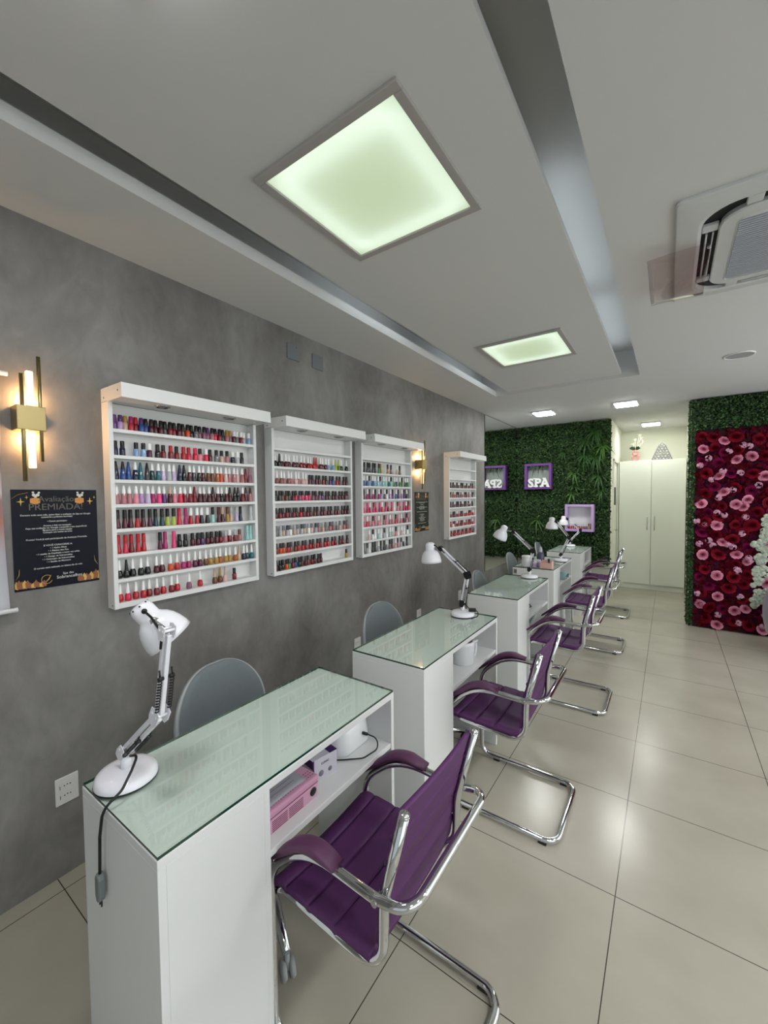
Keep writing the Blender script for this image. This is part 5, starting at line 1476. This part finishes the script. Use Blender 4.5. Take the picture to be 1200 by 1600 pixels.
# small things on and in the farther desks
t = thing('file_holder', 'thin black nail file leaning on the third desk shelf', 'nail file', (1.085, 3.44, SZ))
bm = B(); tube(bm, [(0, -0.05, 0.066), (0.0, 0.05, 0.006)], 0.005, 6); tube(bm, [(0, 0.05, 0.006), (-0.02, -0.04, 0.006)], 0.004, 6)
obj('file_blade', bm, M_black, t)
t = thing('folded_towel', 'pale teal folded towel lying in the shelf of the fourth desk', 'towel', (1.03, 4.87, SZ))
def tow(u, v):
    a = math.pi * v
    return (-0.09 + 0.16 * u + 0.01 * math.sin(4 * v), 0.085 * math.cos(a) + 0.02 * u, 0.004 + 0.068 * math.sin(a) * (1 - 0.15 * u))
obj('cloth', grid(B(), tow, 8, 14, 0.006), mat('towel_teal', '8FB0B2', 0.85), t)
obj('cloth_fold', grid(B(), lambda u, v: (-0.08 + 0.13 * u, 0.06 * math.cos(math.pi * v), 0.005 + 0.048 * math.sin(math.pi * v)), 6, 10, 0.006), mat('towel_white', 'D8DEDE', 0.85), t)
t = thing('shelf_bottle', 'small dark bottle on the shelf of the farthest desk', 'bottle', (1.03, 6.05, SZ))
obj('bottle_body', lathe(B(), [(0, 0), (0.02, 0), (0.021, 0.03), (0.012, 0.04)], 14), mat('dark_red_glass', '3A1A22', 0.2), t)
obj('cap', lathe(B(), [(0.012, 0.039), (0.012, 0.055), (0, 0.056)], 12), M_black, t)
t = thing('cotton_canister', 'white round cotton canister on the fourth desk', 'canister', (0.815, 4.335, H))
obj('body', lathe(B(), [(0, 0), (0.052, 0), (0.055, 0.004), (0.055, 0.085), (0.053, 0.088)], 28), M_white2, t)
obj('lid', lathe(B(), [(0.056, 0.088), (0.057, 0.09), (0.056, 0.105), (0.05, 0.112), (0, 0.114)], 28), M_white2, t)
for k, (x, y, s_, lb) in enumerate(((0.885, 4.30, 0.034, 'lilac cream jar with white lid on the fourth desk, nearer one'), (0.905, 4.385, 0.034, 'lilac cream jar with white lid on the fourth desk, farther one'))):
    t = thing('cream_jar', lb, 'jar', (x, y, H), 0, 'lilac cream jars')
    obj('body', lathe(B(), [(0, 0), (s_, 0), (s_ + 0.002, 0.003), (s_ + 0.002, 0.045)], 20), mat('lilac_jar', '9A8CA8', 0.3), t)
    obj('lid', lathe(B(), [(s_ + 0.003, 0.045), (s_ + 0.003, 0.066), (s_, 0.068), (0, 0.068)], 20), mat('jar_lid', 'B9B2BE', 0.3), t)
t = thing('spray_bottle', 'dark blue-grey spray bottle with pale cap on the fourth desk', 'bottle', (0.900, 4.535, H))
obj('body', lathe(B(), [(0, 0), (0.036, 0), (0.039, 0.004), (0.039, 0.09), (0.034, 0.115), (0.018, 0.130)], 20), mat('spray_bottle_blue', '4A4E62', 0.2), t)
obj('cap', lathe(B(), [(0.018, 0.129), (0.017, 0.15), (0.012, 0.178), (0.008, 0.186), (0, 0.187)], 16), mat('cap_pale', 'B6B8C2', 0.3), t)
t = thing('desk_organiser', 'pale pink open organiser box on the near edge of the fourth desk', 'organiser', (1.018, 4.31, H))
M_org = mat('organiser_pink', 'DDB3A8', 0.45)
bm = B()
box(bm, -0.055, 0.055, -0.04, -0.036, 0, 0.060, 0.001); box(bm, -0.055, 0.055, 0.036, 0.04, 0, 0.078, 0.001); box(bm, -0.055, -0.051, -0.036, 0.036, 0, 0.07, 0.001); box(bm, 0.051, 0.055, -0.036, 0.036, 0, 0.07, 0.001); box(bm, -0.051, 0.051, -0.036, 0.036, 0, 0.004); box(bm, 0.012, 0.015, -0.036, 0.036, 0.004, 0.065)
obj('tray', bm, M_org, t)
t = thing('nail_tool', 'black-handled tool standing in the pink organiser', 'tool', (1.035, 4.31, H + 0.0045))
obj('handle', tube(B(), [(0, 0, 0.0), (0.004, 0.0, 0.092)], [0.006, 0.010], 10), M_black, t)

# ---------------------------------------------------------------- satin tub chair cut by the right edge
t = thing('tub_chair', 'grey-lilac satin tub chair before the flower wall, cut by right edge', 'chair', (3.14, 5.30, 0))
M_satin = mat('grey_lilac_satin', '77707F', 0.35, sheen=0.4)
def tub(u, v):
    a = math.radians(20 + 230 * u)
    r_ = 0.325 + 0.03 * math.sin(math.pi * v)
    top = 0.62 + 0.0 * u
    return (r_ * math.cos(a), -r_ * math.sin(a) * -1 if False else r_ * math.sin(a), 0.20 + (top - 0.20) * v)
obj('back_shell', grid(B(), tub, 28, 10, 0.07), M_satin, t, True)
obj('seat', lathe(B(), [(0, 0.20), (0.27, 0.20), (0.285, 0.22), (0.285, 0.40), (0.26, 0.43), (0, 0.44)], 32), M_satin, t)
for sx_, sy_ in ((1, 1), (1, -1), (-1, 1), (-1, -1)):
    obj('leg', tube(B(), [(0.19 * sx_, 0.19 * sy_, 0.2), (0.21 * sx_, 0.21 * sy_, 0.0)], [0.018, 0.011], 10), M_brass, t)
